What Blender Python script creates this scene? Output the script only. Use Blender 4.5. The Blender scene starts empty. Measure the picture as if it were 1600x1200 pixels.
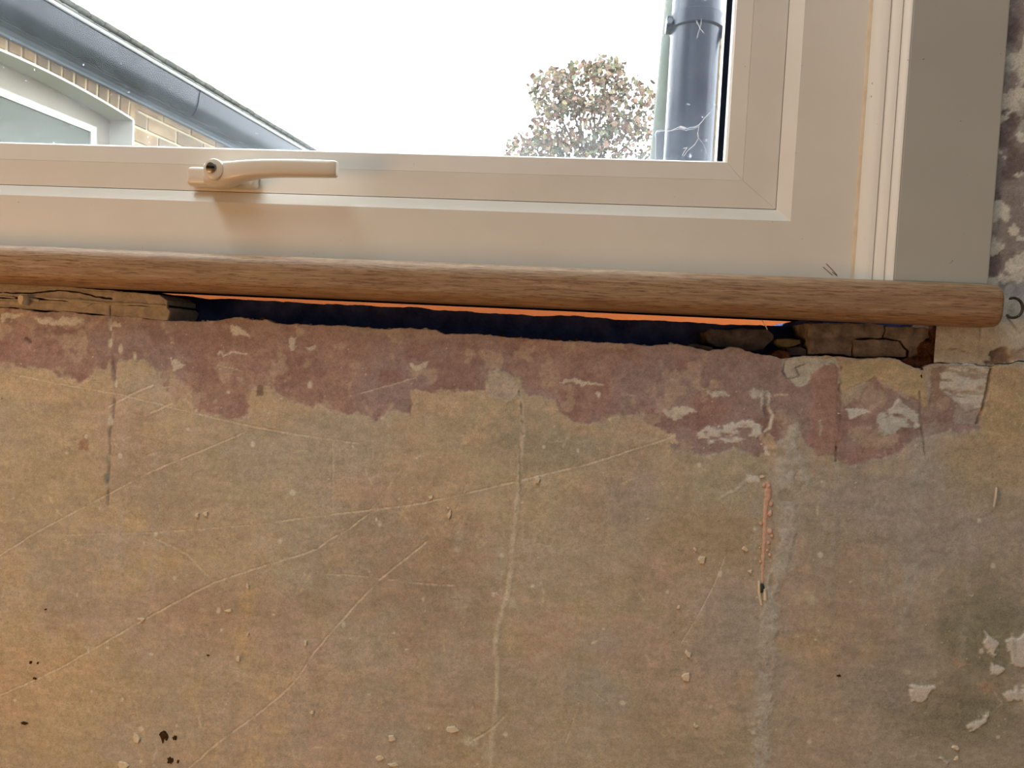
import bpy, bmesh, math, random
import numpy as np
from mathutils import Matrix, Vector, noise as mnoise
random.seed(7)
S = bpy.context.scene
COL = S.collection

# ------------------------------------------------------------------ camera
# room frame: x right along the window wall, y outwards (wall face y=0), z up
YAW, PIT, ROL = (math.radians(a) for a in (5.07, 2.50, -2.877))
FPX = 1155.0
EYE = np.array([0.0, -0.62, 0.95])
def _rot():
    cy, sy, cp, sp, cr, sr = (math.cos(YAW), math.sin(YAW), math.cos(PIT), math.sin(PIT), math.cos(ROL), math.sin(ROL))
    fw = np.array([-sy*cp, cy*cp, -sp]); ri = np.array([cy, sy, 0]); dn = np.cross(fw, ri)
    return np.array([ri*cr + dn*sr, -ri*sr + dn*cr, fw])
ROT = _rot()
cam = bpy.data.cameras.new('camera'); cam.lens = FPX/1600*36; cam.sensor_width = 36
cam.clip_start = 0.01; cam.clip_end = 200
co = bpy.data.objects.new('camera', cam); COL.objects.link(co); S.camera = co
mw = Matrix.Identity(4)
for i in range(3):
    mw[i][0] = ROT[0][i]; mw[i][1] = -ROT[1][i]; mw[i][2] = -ROT[2][i]; mw[i][3] = EYE[i]
co.matrix_world = mw

# ------------------------------------------------------------------ world, lights, exposure
SKY = 8.0
w = bpy.data.worlds.new('sky'); S.world = w; w.use_nodes = True
bg = w.node_tree.nodes['Background']; bg.inputs[0].default_value = (0.88, 0.95, 1.0, 1); bg.inputs[1].default_value = SKY
def area(name, loc, target, sx, sy, power, col):
    l = bpy.data.lights.new(name, 'AREA'); l.shape = 'RECTANGLE'; l.size = sx; l.size_y = sy; l.energy = power; l.color = col
    o = bpy.data.objects.new(name, l); COL.objects.link(o); o.location = loc
    o.rotation_euler = (Vector(target) - Vector(loc)).to_track_quat('-Z', 'Y').to_euler()
    return o
area('work_lamp', (-1.35, -1.25, 0.60), (-0.3, 0, 0.75), 0.5, 0.5, 8.6, (1.0, 0.50, 0.18))
area('room_fill', (1.0, -2.7, 1.35), (0.1, 0, 0.9), 1.4, 1.0, 4.0, (1.0, 1.0, 0.94))  # unseen broad fill added from the back of the room
area('ledge_fill', (-0.85, -0.24, 2.42), (-0.5, -0.10, 1.0), 3.0, 0.36, 24.0, (0.88, 1.0, 1.02))  # unseen overhead fill, added in place of window skylight on ledges and sill
S.view_settings.view_transform = 'Standard'
S.view_settings.look = 'None'
S.view_settings.exposure = 0.0
S.view_settings.gamma = 1.0
S.view_settings.use_curve_mapping = False
try:
    S.cycles.use_denoising = True
    S.cycles.max_bounces = 8
    S.cycles.transparent_max_bounces = 16
except Exception:
    pass

# ------------------------------------------------------------------ helpers
def lin(c):
    c = np.asarray(c, float)/255.0
    return np.where(c <= 0.04045, c/12.92, ((c+0.055)/1.055)**2.4)
def at(u, v, Y):
    """point on the vertical plane y=Y seen at survey coordinate (u,v)"""
    d = ROT.T @ np.array([(u-800)/FPX, (v-600)/FPX, 1.0]); t = (Y-EYE[1])/d[1]
    return EYE + t*d
def wl(u, v, Y=0.0):
    p = at(u, v, Y); return (p[0], p[2])
def link(name, me, parent=None):
    o = bpy.data.objects.new(name, me); COL.objects.link(o)
    if parent is not None: o.parent = parent
    return o
def obj(name, bm, mat, parent=None, smooth=False, loc=None):
    bmesh.ops.recalc_face_normals(bm, faces=bm.faces[:])
    me = bpy.data.meshes.new(name); bm.to_mesh(me); bm.free()
    if mat: me.materials.append(mat)
    if smooth:
        for p in me.polygons: p.use_smooth = True
        try: me.set_sharp_from_angle(angle=math.radians(40))
        except Exception: pass
    o = link(name, me, parent)
    if loc: o.location = loc
    return o
def empty(name, loc=(0, 0, 0)):
    o = bpy.data.objects.new(name, None); COL.objects.link(o); o.location = loc; o.empty_display_size = .05; return o
def tag(o, label=None, cat=None, group=None, kind=None):
    if label: o['label'] = label
    if cat: o['category'] = cat
    if group: o['group'] = group
    if kind: o['kind'] = kind
    return o
def add_box(bm, x0, x1, y0, y1, z0, z1, bev=0, seg=2):
    r = bmesh.ops.create_cube(bm, size=1.0); vs = r['verts']
    for v in vs:
        v.co = Vector(((x0+x1)/2 + v.co.x*(x1-x0), (y0+y1)/2 + v.co.y*(y1-y0), (z0+z1)/2 + v.co.z*(z1-z0)))
    if bev:
        es = list({e for v in vs for e in v.link_edges})
        bmesh.ops.bevel(bm, geom=es, offset=bev, segments=seg, affect='EDGES', profile=0.5)
    return bm
def box(*a, **k): return add_box(bmesh.new(), *a, **k)
def extrude_profile(pts, axis_pts, close=True):
    """pts: list of 2D; axis_pts: function(i, p)->3D for the two or more stations"""
    bm = bmesh.new(); rows = []
    for f in axis_pts: rows.append([bm.verts.new(f(p)) for p in pts])
    n = len(pts)
    for a, b in zip(rows, rows[1:]):
        for i in range(n if close else n-1):
            bm.faces.new((a[i], a[(i+1) % n], b[(i+1) % n], b[i]))
    if close:
        bm.faces.new(rows[0]); bm.faces.new(list(reversed(rows[-1])))
    return bm
def tube(bm, pts, rad, seg=10, cap=True):
    pts = [Vector(p) for p in pts]; n = len(pts)
    rs = rad if isinstance(rad, (list, tuple)) else [rad]*n
    rows = []; ref = Vector((0.13, 0.2, 0.97))
    for i, p in enumerate(pts):
        t = (pts[min(i+1, n-1)] - pts[max(i-1, 0)]).normalized()
        if abs(t.dot(ref)) > 0.95: ref = Vector((0.97, 0.1, 0.2))
        a = t.cross(ref).normalized(); b = t.cross(a).normalized()
        rows.append([bm.verts.new(p + rs[i]*(math.cos(2*math.pi*k/seg)*a + math.sin(2*math.pi*k/seg)*b)) for k in range(seg)])
    for a, b in zip(rows, rows[1:]):
        for k in range(seg): bm.faces.new((a[k], a[(k+1) % seg], b[(k+1) % seg], b[k]))
    if cap:
        bm.faces.new(rows[0]); bm.faces.new(list(reversed(rows[-1])))
    return bm
def rough_block(poly, y0, y1, amp=0.0012, cell=0.004, seed=0, bev=0.0015):
    """a lump with an irregular outline: poly in (x,z), front at y0, back at y1"""
    bm = bmesh.new()
    # resample outline
    out = []
    for (a, b) in zip(poly, poly[1:]+poly[:1]):
        L = math.hypot(b[0]-a[0], b[1]-a[1]); k = max(1, int(L/cell))
        for i in range(k):
            t = i/k; out.append((a[0]+(b[0]-a[0])*t, a[1]+(b[1]-a[1])*t))
    cx = sum(p[0] for p in out)/len(out); cz = sum(p[1] for p in out)/len(out)
    rings = []
    def nz(x, y, z): return mnoise.noise(Vector((x*140+seed*7.3, y*140, z*140+seed*3.1)))
    spec = [(0.55, y0, 0), (0.86, y0, 0), (1.0, y0, bev), (1.0, y0+bev, 0), (1.0, (y0+y1)/2, 0), (1.0, y1, 0)]
    for (s, y, ins) in spec:
        row = []
        for (x, z) in out:
            px, pz = cx+(x-cx)*s, cz+(z-cz)*s
            if ins:
                d = math.hypot(px-cx, pz-cz) or 1; px -= (px-cx)/d*ins; pz -= (pz-cz)/d*ins
            e = amp*nz(px, y, pz); e2 = amp*nz(px+5, y+3, pz); e3 = amp*nz(px+9, y, pz+2)
            row.append(bm.verts.new((px+e, y+e2*1.3, pz+e3)))
        rings.append(row)
    n = len(out)
    for a, b in zip(rings, rings[1:]):
        for i in range(n): bm.faces.new((a[i], a[(i+1) % n], b[(i+1) % n], b[i]))
    c = bm.verts.new((cx, y0+amp*nz(cx, y0, cz), cz))
    for i in range(n): bm.faces.new((rings[0][i], c, rings[0][(i+1) % n]))
    bm.faces.new(rings[-1])
    return bm

# ------------------------------------------------------------------ materials
class NT:
    def __init__(s, name):
        s.m = bpy.data.materials.new(name); s.m.use_nodes = True; s.t = s.m.node_tree
        s.b = s.t.nodes['Principled BSDF']; s.out = s.t.nodes['Material Output']
    def n(s, typ, **k):
        x = s.t.nodes.new(typ)
        for a, v in k.items(): setattr(x, a, v)
        return x
    def l(s, a, b): s.t.links.new(a, b)
    def coords(s, scale=(1, 1, 1)):
        g = s.n('ShaderNodeNewGeometry'); mp = s.n('ShaderNodeMapping'); mp.inputs['Scale'].default_value = scale
        s.l(g.outputs['Position'], mp.inputs['Vector']); return mp.outputs[0]
    def noise(s, vec, scale, detail=4, rough=.6):
        x = s.n('ShaderNodeTexNoise'); x.inputs['Scale'].default_value = scale; x.inputs['Detail'].default_value = detail
        x.inputs['Roughness'].default_value = rough; s.l(vec, x.inputs['Vector']); return x.outputs['Fac']
    def ramp(s, fac, stops):
        r = s.n('ShaderNodeValToRGB'); e = r.color_ramp.elements
        while len(e) < len(stops): e.new(0.5)
        for el, (p, c) in zip(e, stops):
            el.position = p; el.color = (*c[:3], 1) if len(c) >= 3 else (c[0],)*3+(1,)
        s.l(fac, r.inputs[0]); return r.outputs['Color']
    def mix(s, a, b, fac, mode='MIX'):
        x = s.n('ShaderNodeMix', data_type='RGBA', blend_type=mode)
        for sock, v in ((x.inputs['Factor'], fac), (x.inputs['A'], a), (x.inputs['B'], b)):
            if hasattr(v, 'is_linked'): s.l(v, sock)
            elif isinstance(v, (int, float)): sock.default_value = v
            else: sock.default_value = (*v[:3], 1)
        return x.outputs['Result']
    def bump(s, h, strength=.3, dist=.001):
        x = s.n('ShaderNodeBump'); x.inputs['Strength'].default_value = strength; x.inputs['Distance'].default_value = dist
        s.l(h, x.inputs['Height']); s.l(x.outputs[0], s.b.inputs['Normal'])
    def set(s, col=None, rough=None, spec=None, metal=None):
        for nm, v in (('Base Color', col), ('Roughness', rough), ('Specular IOR Level', spec), ('Metallic', metal)):
            if v is None: continue
            if hasattr(v, 'is_linked'): s.l(v, s.b.inputs[nm])
            elif nm == 'Base Color': s.b.inputs[nm].default_value = (*v[:3], 1)
            else: s.b.inputs[nm].default_value = v
        return s.m

def rgb(*c): return tuple(lin(c))
def speckled(name, c1, c2, scale=60, rough=.8, spec=.3, bump=.3, bd=.001, stretch=(1, 1, 1), detail=5):
    m = NT(name); v = m.coords(stretch); f = m.noise(v, scale, detail)
    m.set(m.ramp(f, [(.32, rgb(*c1)), (.68, rgb(*c2))]), rough, spec)
    if bump: m.bump(m.noise(v, scale*3, 4), bump, bd)
    return m.m
# white uPVC with faint grime
m = NT('upvc'); v = m.coords(); f = m.noise(v, 9, 3); g = m.noise(v, 240, 2)
c = m.ramp(f, [(.3, rgb(232, 229, 222)), (.7, rgb(240, 238, 233))])
c = m.mix(c, rgb(120, 108, 92), m.ramp(g, [(.755, (0, 0, 0)), (.79, (.5, .5, .5))]))
UPVC = m.set(c, .38, .35)
m = NT('trim_paint'); v = m.coords(); f = m.noise(v, 6, 3); g = m.noise(v, 190, 2)
c = m.ramp(f, [(.3, rgb(244, 242, 236)), (.7, rgb(248, 246, 242))])
c = m.mix(c, rgb(80, 70, 58), m.ramp(g, [(.745, (0, 0, 0)), (.78, (.7, .7, .7))]))
PAINT = m.set(c, .34, .4)
m = NT('panel_paint'); v = m.coords(); f = m.noise(v, 6, 3); g = m.noise(v, 190, 2)
c = m.ramp(f, [(.3, rgb(184, 187, 184)), (.7, rgb(194, 197, 194))])
c = m.mix(c, rgb(70, 62, 52), m.ramp(g, [(.745, (0, 0, 0)), (.78, (.7, .7, .7))]))
PANEL = m.set(c, .4, .35)
GASKET = NT('black_gasket').set(rgb(12, 16, 24), 1, 0)
CAULK = speckled('old_caulk', (222, 206, 180), (234, 220, 198), 80, .7, .2, .2)
HANDLE = NT('cream_handle').set(rgb(230, 223, 209), .28, .5)
CHROME = NT('lock_steel').set(rgb(150, 146, 140), .3, .5, .9)
DARK = NT('keyway_black').set(rgb(12, 11, 10), .6, .2)
# wood-effect sill
m = NT('sill_wood'); v = m.coords((16, 420, 420)); v2 = m.coords((70, 950, 950)); v3 = m.coords((1.2, 9, 9))
f = m.noise(v, 1.3, 6, .65); p = m.noise(v2, 1.0, 4, .7); b3 = m.noise(v3, 2.0, 2)
c = m.ramp(f, [(.28, rgb(140, 112, 88)), (.5, rgb(172, 144, 114)), (.72, rgb(198, 172, 142))])
c = m.mix(c, rgb(104, 74, 56), m.ramp(p, [(.50, (0, 0, 0)), (.64, (.85, .85, .85))]))
c = m.mix(c, rgb(160, 126, 96), m.ramp(b3, [(.4, (0, 0, 0)), (.7, (.35, .35, .35))]))
WOOD = m.set(c, .46, .3); m.bump(p, .25, .0006)
# plaster: colour attribute + grain
m = NT('old_plaster'); a = m.n('ShaderNodeVertexColor'); a.layer_name = 'Col'; v = m.coords()
g = m.noise(v, 900, 5, .7); g2 = m.noise(v, 260, 4, .7)
c = m.mix(a.outputs['Color'], m.ramp(g, [(.28, (.55, .53, .5)), (.5, (1, 1, 1)), (.75, (1.22, 1.2, 1.17))]), .75, 'MULTIPLY')
c = m.mix(c, m.ramp(g2, [(.3, (.8, .79, .77)), (.55, (1, 1, 1)), (.75, (1.08, 1.07, 1.05))]), .8, 'MULTIPLY')
PLASTER = m.set(c, .86, .2); m.bump(g, .35, .0007)
NAVY = speckled('cavity_shade_masonry', (48, 57, 100), (72, 84, 134), 70, .95, .1, .6, .004)  # the slot's dark shade is put into the masonry's navy colour
MORTAR = speckled('grey_mortar', (168, 158, 146), (206, 196, 182), 130, .95, .1, .6, .0015)
LIME = speckled('white_lime', (176, 168, 152), (208, 200, 184), 160, .9, .15, .4)
BRICKD = speckled('sooty_brick', (104, 96, 92), (160, 148, 138), 90, .95, .1, .7, .002)
CRUMB = speckled('brown_crumble', (58, 40, 34), (112, 78, 64), 170, 1, .05, .9, .003)
SLATE = speckled('dark_stone', (68, 64, 68), (112, 104, 102), 80, .9, .15, .7, .002)
OLIVE = speckled('olive_stone', (92, 88, 66), (130, 122, 94), 140, .95, .1, .6, .002)
FLAKE = speckled('cream_flake', (236, 226, 200), (248, 242, 226), 300, .85, .2, .3)
DIRT = speckled('dark_speck', (56, 42, 28), (96, 74, 50), 600, .95, .1, .6)
PINK = speckled('pink_filler', (232, 190, 172), (248, 220, 204), 320, .9, .15, .8, .001)
GREENP = NT('green_paint_dab').set(rgb(58, 78, 70), .6, .3)
RUST = speckled('rusty_wire', (52, 46, 42), (96, 84, 72), 300, .5, .4, .4, .0004)
NAILM = NT('pale_nail').set(rgb(226, 220, 208), .5, .4)
WELD = NT('weld_brown').set(rgb(150, 124, 98), .8, .1)
m = NT('web_silk'); m.set((.9, .9, .92), .7, .2); tl = m.n('ShaderNodeBsdfTranslucent'); tl.inputs[0].default_value = (.9, .92, .95, 1)
ms = m.n('ShaderNodeMixShader'); ms.inputs[0].default_value = .5; m.l(m.b.outputs[0], ms.inputs[1]); m.l(tl.outputs[0], ms.inputs[2]); m.l(ms.outputs[0], m.out.inputs['Surface']); WEBM = m.m
ROOMW = speckled('room_plaster', (176, 158, 134), (196, 178, 154), 4, .9, .2, 0)
FLOORM = speckled('floor_boards', (120, 88, 58), (164, 124, 84), 3, .6, .3, .1, .001, (1, 12, 1))
CEILM = speckled('ceiling_paint', (214, 208, 198), (226, 221, 212), 3, .9, .2, 0)
# outside
STOCK = speckled('stock_brick', (107, 85, 58), (138, 116, 83), 14, .95, .1, .5, .002)
STOCKD = speckled('stock_brick_dark', (86, 72, 52), (117, 97, 72), 14, .95, .1, .5, .002)
YELLOW = speckled('pale_yellow_brick', (148, 126, 80), (167, 146, 100), 20, .95, .1, .4, .002)
OMORT = speckled('pale_mortar', (155, 139, 108), (168, 155, 126), 40, .95, .1, .3)
BLACKP = NT('black_pvc').set(rgb(8, 12, 22), .3, .3)
RIMM = NT('gutter_rim_glint').set(rgb(150, 156, 166), .3, .9)  # pale colour paints in the bright sky reflection along the rim
FRAMEO = NT('shaded_frame_paint').set(rgb(124, 116, 100), .5, .3)  # shade on the white frame put into a darker beige
PIPEM = NT('hazed_black_pipe').set(rgb(16, 28, 48), .26, .35)  # black pipe with the blue haze of the dusty glass mixed into its colour
GREYGREEN = speckled('weathered_green_pipe', (58, 72, 61), (94, 104, 90), 12, .5, .4, .1)
GREYP = NT('grey_pvc').set(rgb(86, 94, 104), .35, .45)
TILE = speckled('dark_roof_tile', (61, 63, 55), (94, 91, 80), 18, .95, .1, .6, .004)
WHITEO = NT('white_outside_paint').set(rgb(165, 165, 156), .5, .3)
ORANGE = speckled('orange_fence', (173, 94, 50), (182, 102, 56), 3, .9, .1, 0)
GRASS = speckled('lawn', (77, 86, 51), (107, 112, 69), 2, .95, .1, .2, .01)
m = NT('far_pane'); m.set(rgb(66, 68, 52), .4, .15); FARPANE = m.m
BARK = speckled('bark', (77, 63, 51), (100, 85, 69), 8, .95, .1, .3, .01)
LEAFS = [NT('leaf_'+n).set(rgb(*c), .7, .2) for n, c in (('brown', (99, 81, 66)), ('ochre', (107, 95, 68)), ('olive', (86, 89, 68)), ('rust', (104, 80, 66)))]
# window glass: clear, with reflection and a film of dust and specks
m = NT('dusty_glass'); t = m.t; t.nodes.remove(m.b); v = m.coords()
tr = m.n('ShaderNodeBsdfTransparent'); gl = m.n('ShaderNodeBsdfGlossy'); gl.inputs['Roughness'].default_value = .02
fr = m.n('ShaderNodeFresnel'); fr.inputs['IOR'].default_value = 1.33
ms = m.n('ShaderNodeMixShader'); bf = m.n('ShaderNodeNewGeometry'); fm = m.n('ShaderNodeMath', operation='MULTIPLY'); fi = m.n('ShaderNodeMath', operation='SUBTRACT'); fi.inputs[0].default_value = 1; m.l(bf.outputs['Backfacing'], fi.inputs[1]); m.l(fr.outputs[0], fm.inputs[0]); m.l(fi.outputs[0], fm.inputs[1]); m.l(fm.outputs[0], ms.inputs[0]); m.l(tr.outputs[0], ms.inputs[1]); m.l(gl.outputs[0], ms.inputs[2])
dt = m.n('ShaderNodeBsdfTranslucent'); dt.inputs[0].default_value = (.78, .88, 1, 1)
dust = m.noise(v, 22, 5, .65); sp = m.noise(v, 520, 2, .5); sp2 = m.noise(v, 180, 2, .5); st = m.noise(m.coords((30, 1, 180)), 1, 3)
d1 = m.ramp(dust, [(.3, (.018, .018, .018)), (.75, (.055, .055, .055))])
s1 = m.ramp(sp, [(.70, (0, 0, 0)), (.76, (.05, .05, .05))])
s2 = m.ramp(sp2, [(.72, (0, 0, 0)), (.76, (.28, .28, .28))])
hz = m.mix(m.mix(d1, s1, 1.0, 'ADD'), s2, 1.0, 'ADD')
# the film gets thicker along the bottom of the pane
gz = m.n('ShaderNodeSeparateXYZ'); gg = m.n('ShaderNodeNewGeometry'); m.l(gg.outputs['Position'], gz.inputs[0])
mr = m.n('ShaderNodeMapRange'); mr.inputs['From Min'].default_value = 1.12; mr.inputs['From Max'].default_value = 1.19
mr.inputs['To Min'].default_value = .11; mr.inputs['To Max'].default_value = 0; m.l(gz.outputs[2], mr.inputs['Value'])
mm = m.n('ShaderNodeMath', operation='MULTIPLY'); m.l(mr.outputs[0], mm.inputs[0]); m.l(st, mm.inputs[1])
hz = m.mix(hz, mm.outputs[0], 1.0, 'ADD')
m2 = m.n('ShaderNodeMixShader'); m.l(hz, m2.inputs[0]); m.l(ms.outputs[0], m2.inputs[1]); m.l(dt.outputs[0], m2.inputs[2])
m.l(m2.outputs[0], m.out.inputs['Surface']); GLASS = m.m
m = NT('clean_glass'); t = m.t; t.nodes.remove(m.b)
tr = m.n('ShaderNodeBsdfTransparent'); gl = m.n('ShaderNodeBsdfGlossy'); gl.inputs['Roughness'].default_value = .01
fr = m.n('ShaderNodeFresnel'); fr.inputs['IOR'].default_value = 1.33
ms = m.n('ShaderNodeMixShader'); bf = m.n('ShaderNodeNewGeometry'); fm = m.n('ShaderNodeMath', operation='MULTIPLY'); fi = m.n('ShaderNodeMath', operation='SUBTRACT'); fi.inputs[0].default_value = 1; m.l(bf.outputs['Backfacing'], fi.inputs[1]); m.l(fr.outputs[0], fm.inputs[0]); m.l(fi.outputs[0], fm.inputs[1]); m.l(fm.outputs[0], ms.inputs[0]); m.l(tr.outputs[0], ms.inputs[1]); m.l(gl.outputs[0], ms.inputs[2])
m.l(ms.outputs[0], m.out.inputs['Surface']); GLASS2 = m.m

# ------------------------------------------------------------------ numpy noise for the wall
_rng = np.random.RandomState(5); _T = _rng.rand(256, 256)
def vn(x, z, sc, seed=0):
    x = x*sc + seed*17.31; z = z*sc + seed*9.73
    xi = np.floor(x).astype(int); zi = np.floor(z).astype(int); fx = x-xi; fz = z-zi
    fx = fx*fx*(3-2*fx); fz = fz*fz*(3-2*fz)
    a = _T[xi % 256, zi % 256]; b = _T[(xi+1) % 256, zi % 256]; c = _T[xi % 256, (zi+1) % 256]; d = _T[(xi+1) % 256, (zi+1) % 256]
    return (a*(1-fx)+b*fx)*(1-fz) + (c*(1-fx)+d*fx)*fz
def fbm(x, z, sc, oct=5, seed=0, g=.55):
    s = 0; amp = 1; t = 0
    for i in range(oct):
        s = s + amp*vn(x, z, sc*2.03**i, seed+i*3); t += amp; amp *= g
    return s/t
def sm(a, b, x):
    t = np.clip((x-a)/(b-a), 0, 1); return t*t*(3-2*t)
def seg_d(x, z, P, closed):
    d = np.full(x.shape, 1e9); n = len(P)
    for i in range(n if closed else n-1):
        ax, az = P[i]; bx, bz = P[(i+1) % n]; ex, ez = bx-ax, bz-az; L = ex*ex+ez*ez+1e-12
        t = np.clip(((x-ax)*ex+(z-az)*ez)/L, 0, 1)
        d = np.minimum(d, (x-ax-t*ex)**2+(z-az-t*ez)**2)
    return np.sqrt(d)
def inside(x, z, P):
    r = np.zeros(x.shape, bool); n = len(P)
    for i in range(n):
        ax, az = P[i]; bx, bz = P[(i+1) % n]
        c = (az > z) != (bz > z)
        if abs(bz-az) < 1e-12: continue
        r ^= c & (x < (bx-ax)*(z-az)/(bz-az)+ax)
    return r
def pmask(x, z, pts, soft=.001, warp=.004, wsc=90, seed=0, pad=.02):
    """soft mask of a ragged-edged patch given in survey coordinates"""
    P = [wl(*p) for p in pts]; xs = [p[0] for p in P]; zs = [p[1] for p in P]
    out = np.zeros(x.shape)
    k = (x > min(xs)-pad) & (x < max(xs)+pad) & (z > min(zs)-pad) & (z < max(zs)+pad)
    if not k.any(): return out
    X, Z = x[k], z[k]
    Xw = X + warp*2.6*(fbm(X, Z, wsc, 6, seed+1, .66)-.5); Zw = Z + warp*2.6*(fbm(X, Z, wsc, 6, seed+2, .66)-.5)
    d = seg_d(Xw, Zw, P, True); s = np.where(inside(Xw, Zw, P), d, -d)
    out[k] = sm(-soft, soft, s); return out
def stroke(x, z, pts, wd=.0008, warp=.0008, breakup=.35, seed=0):
    P = [wl(*p) for p in pts]; xs = [p[0] for p in P]; zs = [p[1] for p in P]; pad = .01
    out = np.zeros(x.shape)
    k = (x > min(xs)-pad) & (x < max(xs)+pad) & (z > min(zs)-pad) & (z < max(zs)+pad)
    if not k.any(): return out
    X, Z = x[k], z[k]
    Xw = X + warp*2*(fbm(X, Z, 160, 3, seed+1)-.5); Zw = Z + warp*2*(fbm(X, Z, 160, 3, seed+2)-.5)
    d = seg_d(Xw, Zw, P, False)
    br = 1-breakup*sm(.45, .7, fbm(X, Z, 120, 3, seed+5))*1.6
    out[k] = np.clip((1-sm(wd*.4, wd*1.5, d))*br, 0, 1); return out
def blob(x, z, u, v, ru, rv, seed=0, rag=.5):
    cx, cz = wl(u, v); s = 0.62/FPX
    out = np.zeros(x.shape); q = 2.2+rag*1.2
    kk = (np.abs(x-cx) < ru*s*q) & (np.abs(z-cz) < rv*s*q)
    if not kk.any(): return out
    x, z = x[kk], z[kk]
    d = np.sqrt(((x-cx)/(ru*s))**2+((z-cz)/(rv*s))**2)
    out[kk] = 1-sm(.35, 1.2, d+rag*((fbm(x, z, 38, 6, seed, .68)-.5)*2.4)); return out

_rng2 = np.random.RandomState(3)
C_ = lambda *c: lin(c)
RED_BAND = [(-90, 470), (265, 490), (400, 494), (600, 505), (800, 520), (1000, 530), (1160, 540), (1240, 552), (1320, 556), (1312, 600), (1318, 640), (1366, 591),
 (1400, 608), (1440, 632), (1452, 640), (1462, 575), (1480, 575), (1478, 615), (1530, 626), (1526, 671), (1450, 686), (1390, 709), (1330, 726), (1300, 712), (1281, 709), (1262, 697), (1240, 665),
 (1215, 700), (1184, 712), (1150, 700), (1120, 708), (1062, 708), (1051, 691), (1040, 669), (987, 650), (942, 661), (897, 654), (882, 650), (860, 624), (819, 616), (811, 597), (796, 579), (766, 579), (755, 616),
 (687, 610), (646, 612), (639, 650), (601, 639), (590, 661), (567, 650), (525, 642), (461, 627), (440, 612), (412, 609), (390, 612), (382, 655), (330, 650), (304, 642), (300, 609), (275, 628), (262, 604), (258, 590), (225, 566), (190, 560),
 (180, 600), (172, 562), (160, 572), (118, 598), (60, 580), (25, 572), (-90, 560)]
def wall_paint(x, z):
    """albedo and relief of the old wall (x,z in metres)"""
    n4 = fbm(x, z, 55, 5, 31); n5 = fbm(x, z, 300, 3, 41); nb = fbm(x*.4, z*1.5, 130, 4, 45); n6 = fbm(x, z, 140, 4, 47)
    fine = .22*(n4-.5)+.22*(n6-.5)+.12*(n5-.5)+.15*(nb-.5)
    n1 = fbm(x, z, 7, 6, 1, .62)+fine; n2 = fbm(x, z, 16, 6, 11, .62)+fine; n3 = fbm(x*1.0, z*.35, 40, 4, 21)+fine*.5
    A = np.zeros(x.shape+(3,)); A[:] = C_(168, 143, 108)
    def mixc(mask, c, k=1.0):
        i = np.nonzero(mask > 1e-4); mk = (mask[i]*k)[:, None]
        A[i] = A[i]*(1-mk) + np.asarray(lin(c))*mk
    mixc(sm(.44, .60, n1), (160, 140, 116), .8)
    mixc(sm(.48, .64, n2), (168, 134, 102), .55)
    mixc(sm(.52, .70, fbm(x, z, 11, 6, 51, .62)+fine), (148, 127, 96), .6)
    mixc(sm(.54, .66, n4), (182, 152, 112), .35)
    mixc(sm(.55, .7, n3), (138, 116, 90), .35)
    mixc(sm(.58, .66, fbm(x, z, 24, 5, 61)+fine), (182, 148, 104), .35)
    mixc(sm(.5, .66, fbm(x, z, 13, 6, 63, .62)+fine), (172, 136, 114), .4)
    mixc(sm(.5, .66, fbm(x, z, 10, 6, 67, .62)+fine), (146, 134, 110), .3)
    # broad zones
    right = sm(.02, .30, x)
    mixc(right*.55, (150, 132, 110))
    for (u, v, ru, rv, c, k, sd) in ((640, 900, 170, 120, (140, 112, 84), .6, 1), (330, 950, 160, 70, (146, 118, 88), .5, 2), (1100, 830, 150, 70, (150, 120, 82), .6, 3), (990, 790, 60, 90, (146, 130, 110), .5, 4),
        (880, 690, 120, 60, (142, 126, 102), .6, 5), (1430, 800, 170, 120, (144, 126, 108), .7, 6), (1330, 950, 130, 130, (156, 124, 94), .5, 7), (1540, 990, 90, 120, (112, 102, 76), .8, 8), (1500, 1120, 120, 60, (116, 104, 78), .75, 9),
        (1160, 1010, 90, 110, (146, 130, 112), .6, 10), (930, 1070, 60, 50, (152, 138, 118), .6, 11), (940, 1005, 40, 30, (150, 136, 118), .5, 12), (520, 700, 160, 60, (152, 138, 112), .5, 13), (90, 760, 120, 120, (166, 138, 98), .5, 14),
        (1560, 700, 80, 110, (160, 132, 92), .7, 15), (80, 1060, 180, 130, (176, 142, 96), .5, 16), (1390, 1050, 80, 80, (138, 122, 104), .6, 17), (60, 600, 90, 30, (184, 146, 106), .5, 18), (230, 610, 45, 40, (160, 142, 118), .8, 19)):
        mixc(blob(x, z, u, v, ru, rv, sd*5), c, k)
    # yellowish scuffs
    for i, (u, v, ru, rv) in enumerate(((255, 875, 45, 22), (60, 930, 24, 16), (390, 940, 20, 34), (375, 1000, 10, 24), (400, 1190, 30, 16), (190, 815, 60, 12), (425, 838, 14, 12), (1360, 1015, 22, 30), (1165, 1060, 18, 22), (1260, 1010, 70, 18), (200, 800, 30, 26))):
        mixc(blob(x, z, u, v, ru, rv, 200+i*3, .9), (182, 146, 98), .4)
    # the red-brown painted band
    R = pmask(x, z, RED_BAND, .0012, .006, 70, 71)
    redc = np.zeros_like(A); redc[:] = C_(142, 105, 88)
    f = sm(.42, .62, fbm(x, z, 14, 5, 81))[..., None]; redc = redc*(1-f)+C_(136, 108, 96)*f
    f = sm(.5, .68, fbm(x, z, 45, 5, 91))[..., None]; redc = redc*(1-f*.7)+C_(126, 89, 75)*f*.7
    f = (sm(.60, .68, fbm(x, z, 60, 5, 95))*.6)[..., None]; redc = redc*(1-f)+C_(168, 138, 110)*f
    zt = wl(600, 510)[1]; f = (sm(zt-.016, zt, z - .022*0)*.55*sm(.35, .6, fbm(x, z, 30, 4, 97)))[..., None]; redc = redc*(1-f)+C_(150, 124, 106)*f
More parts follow.
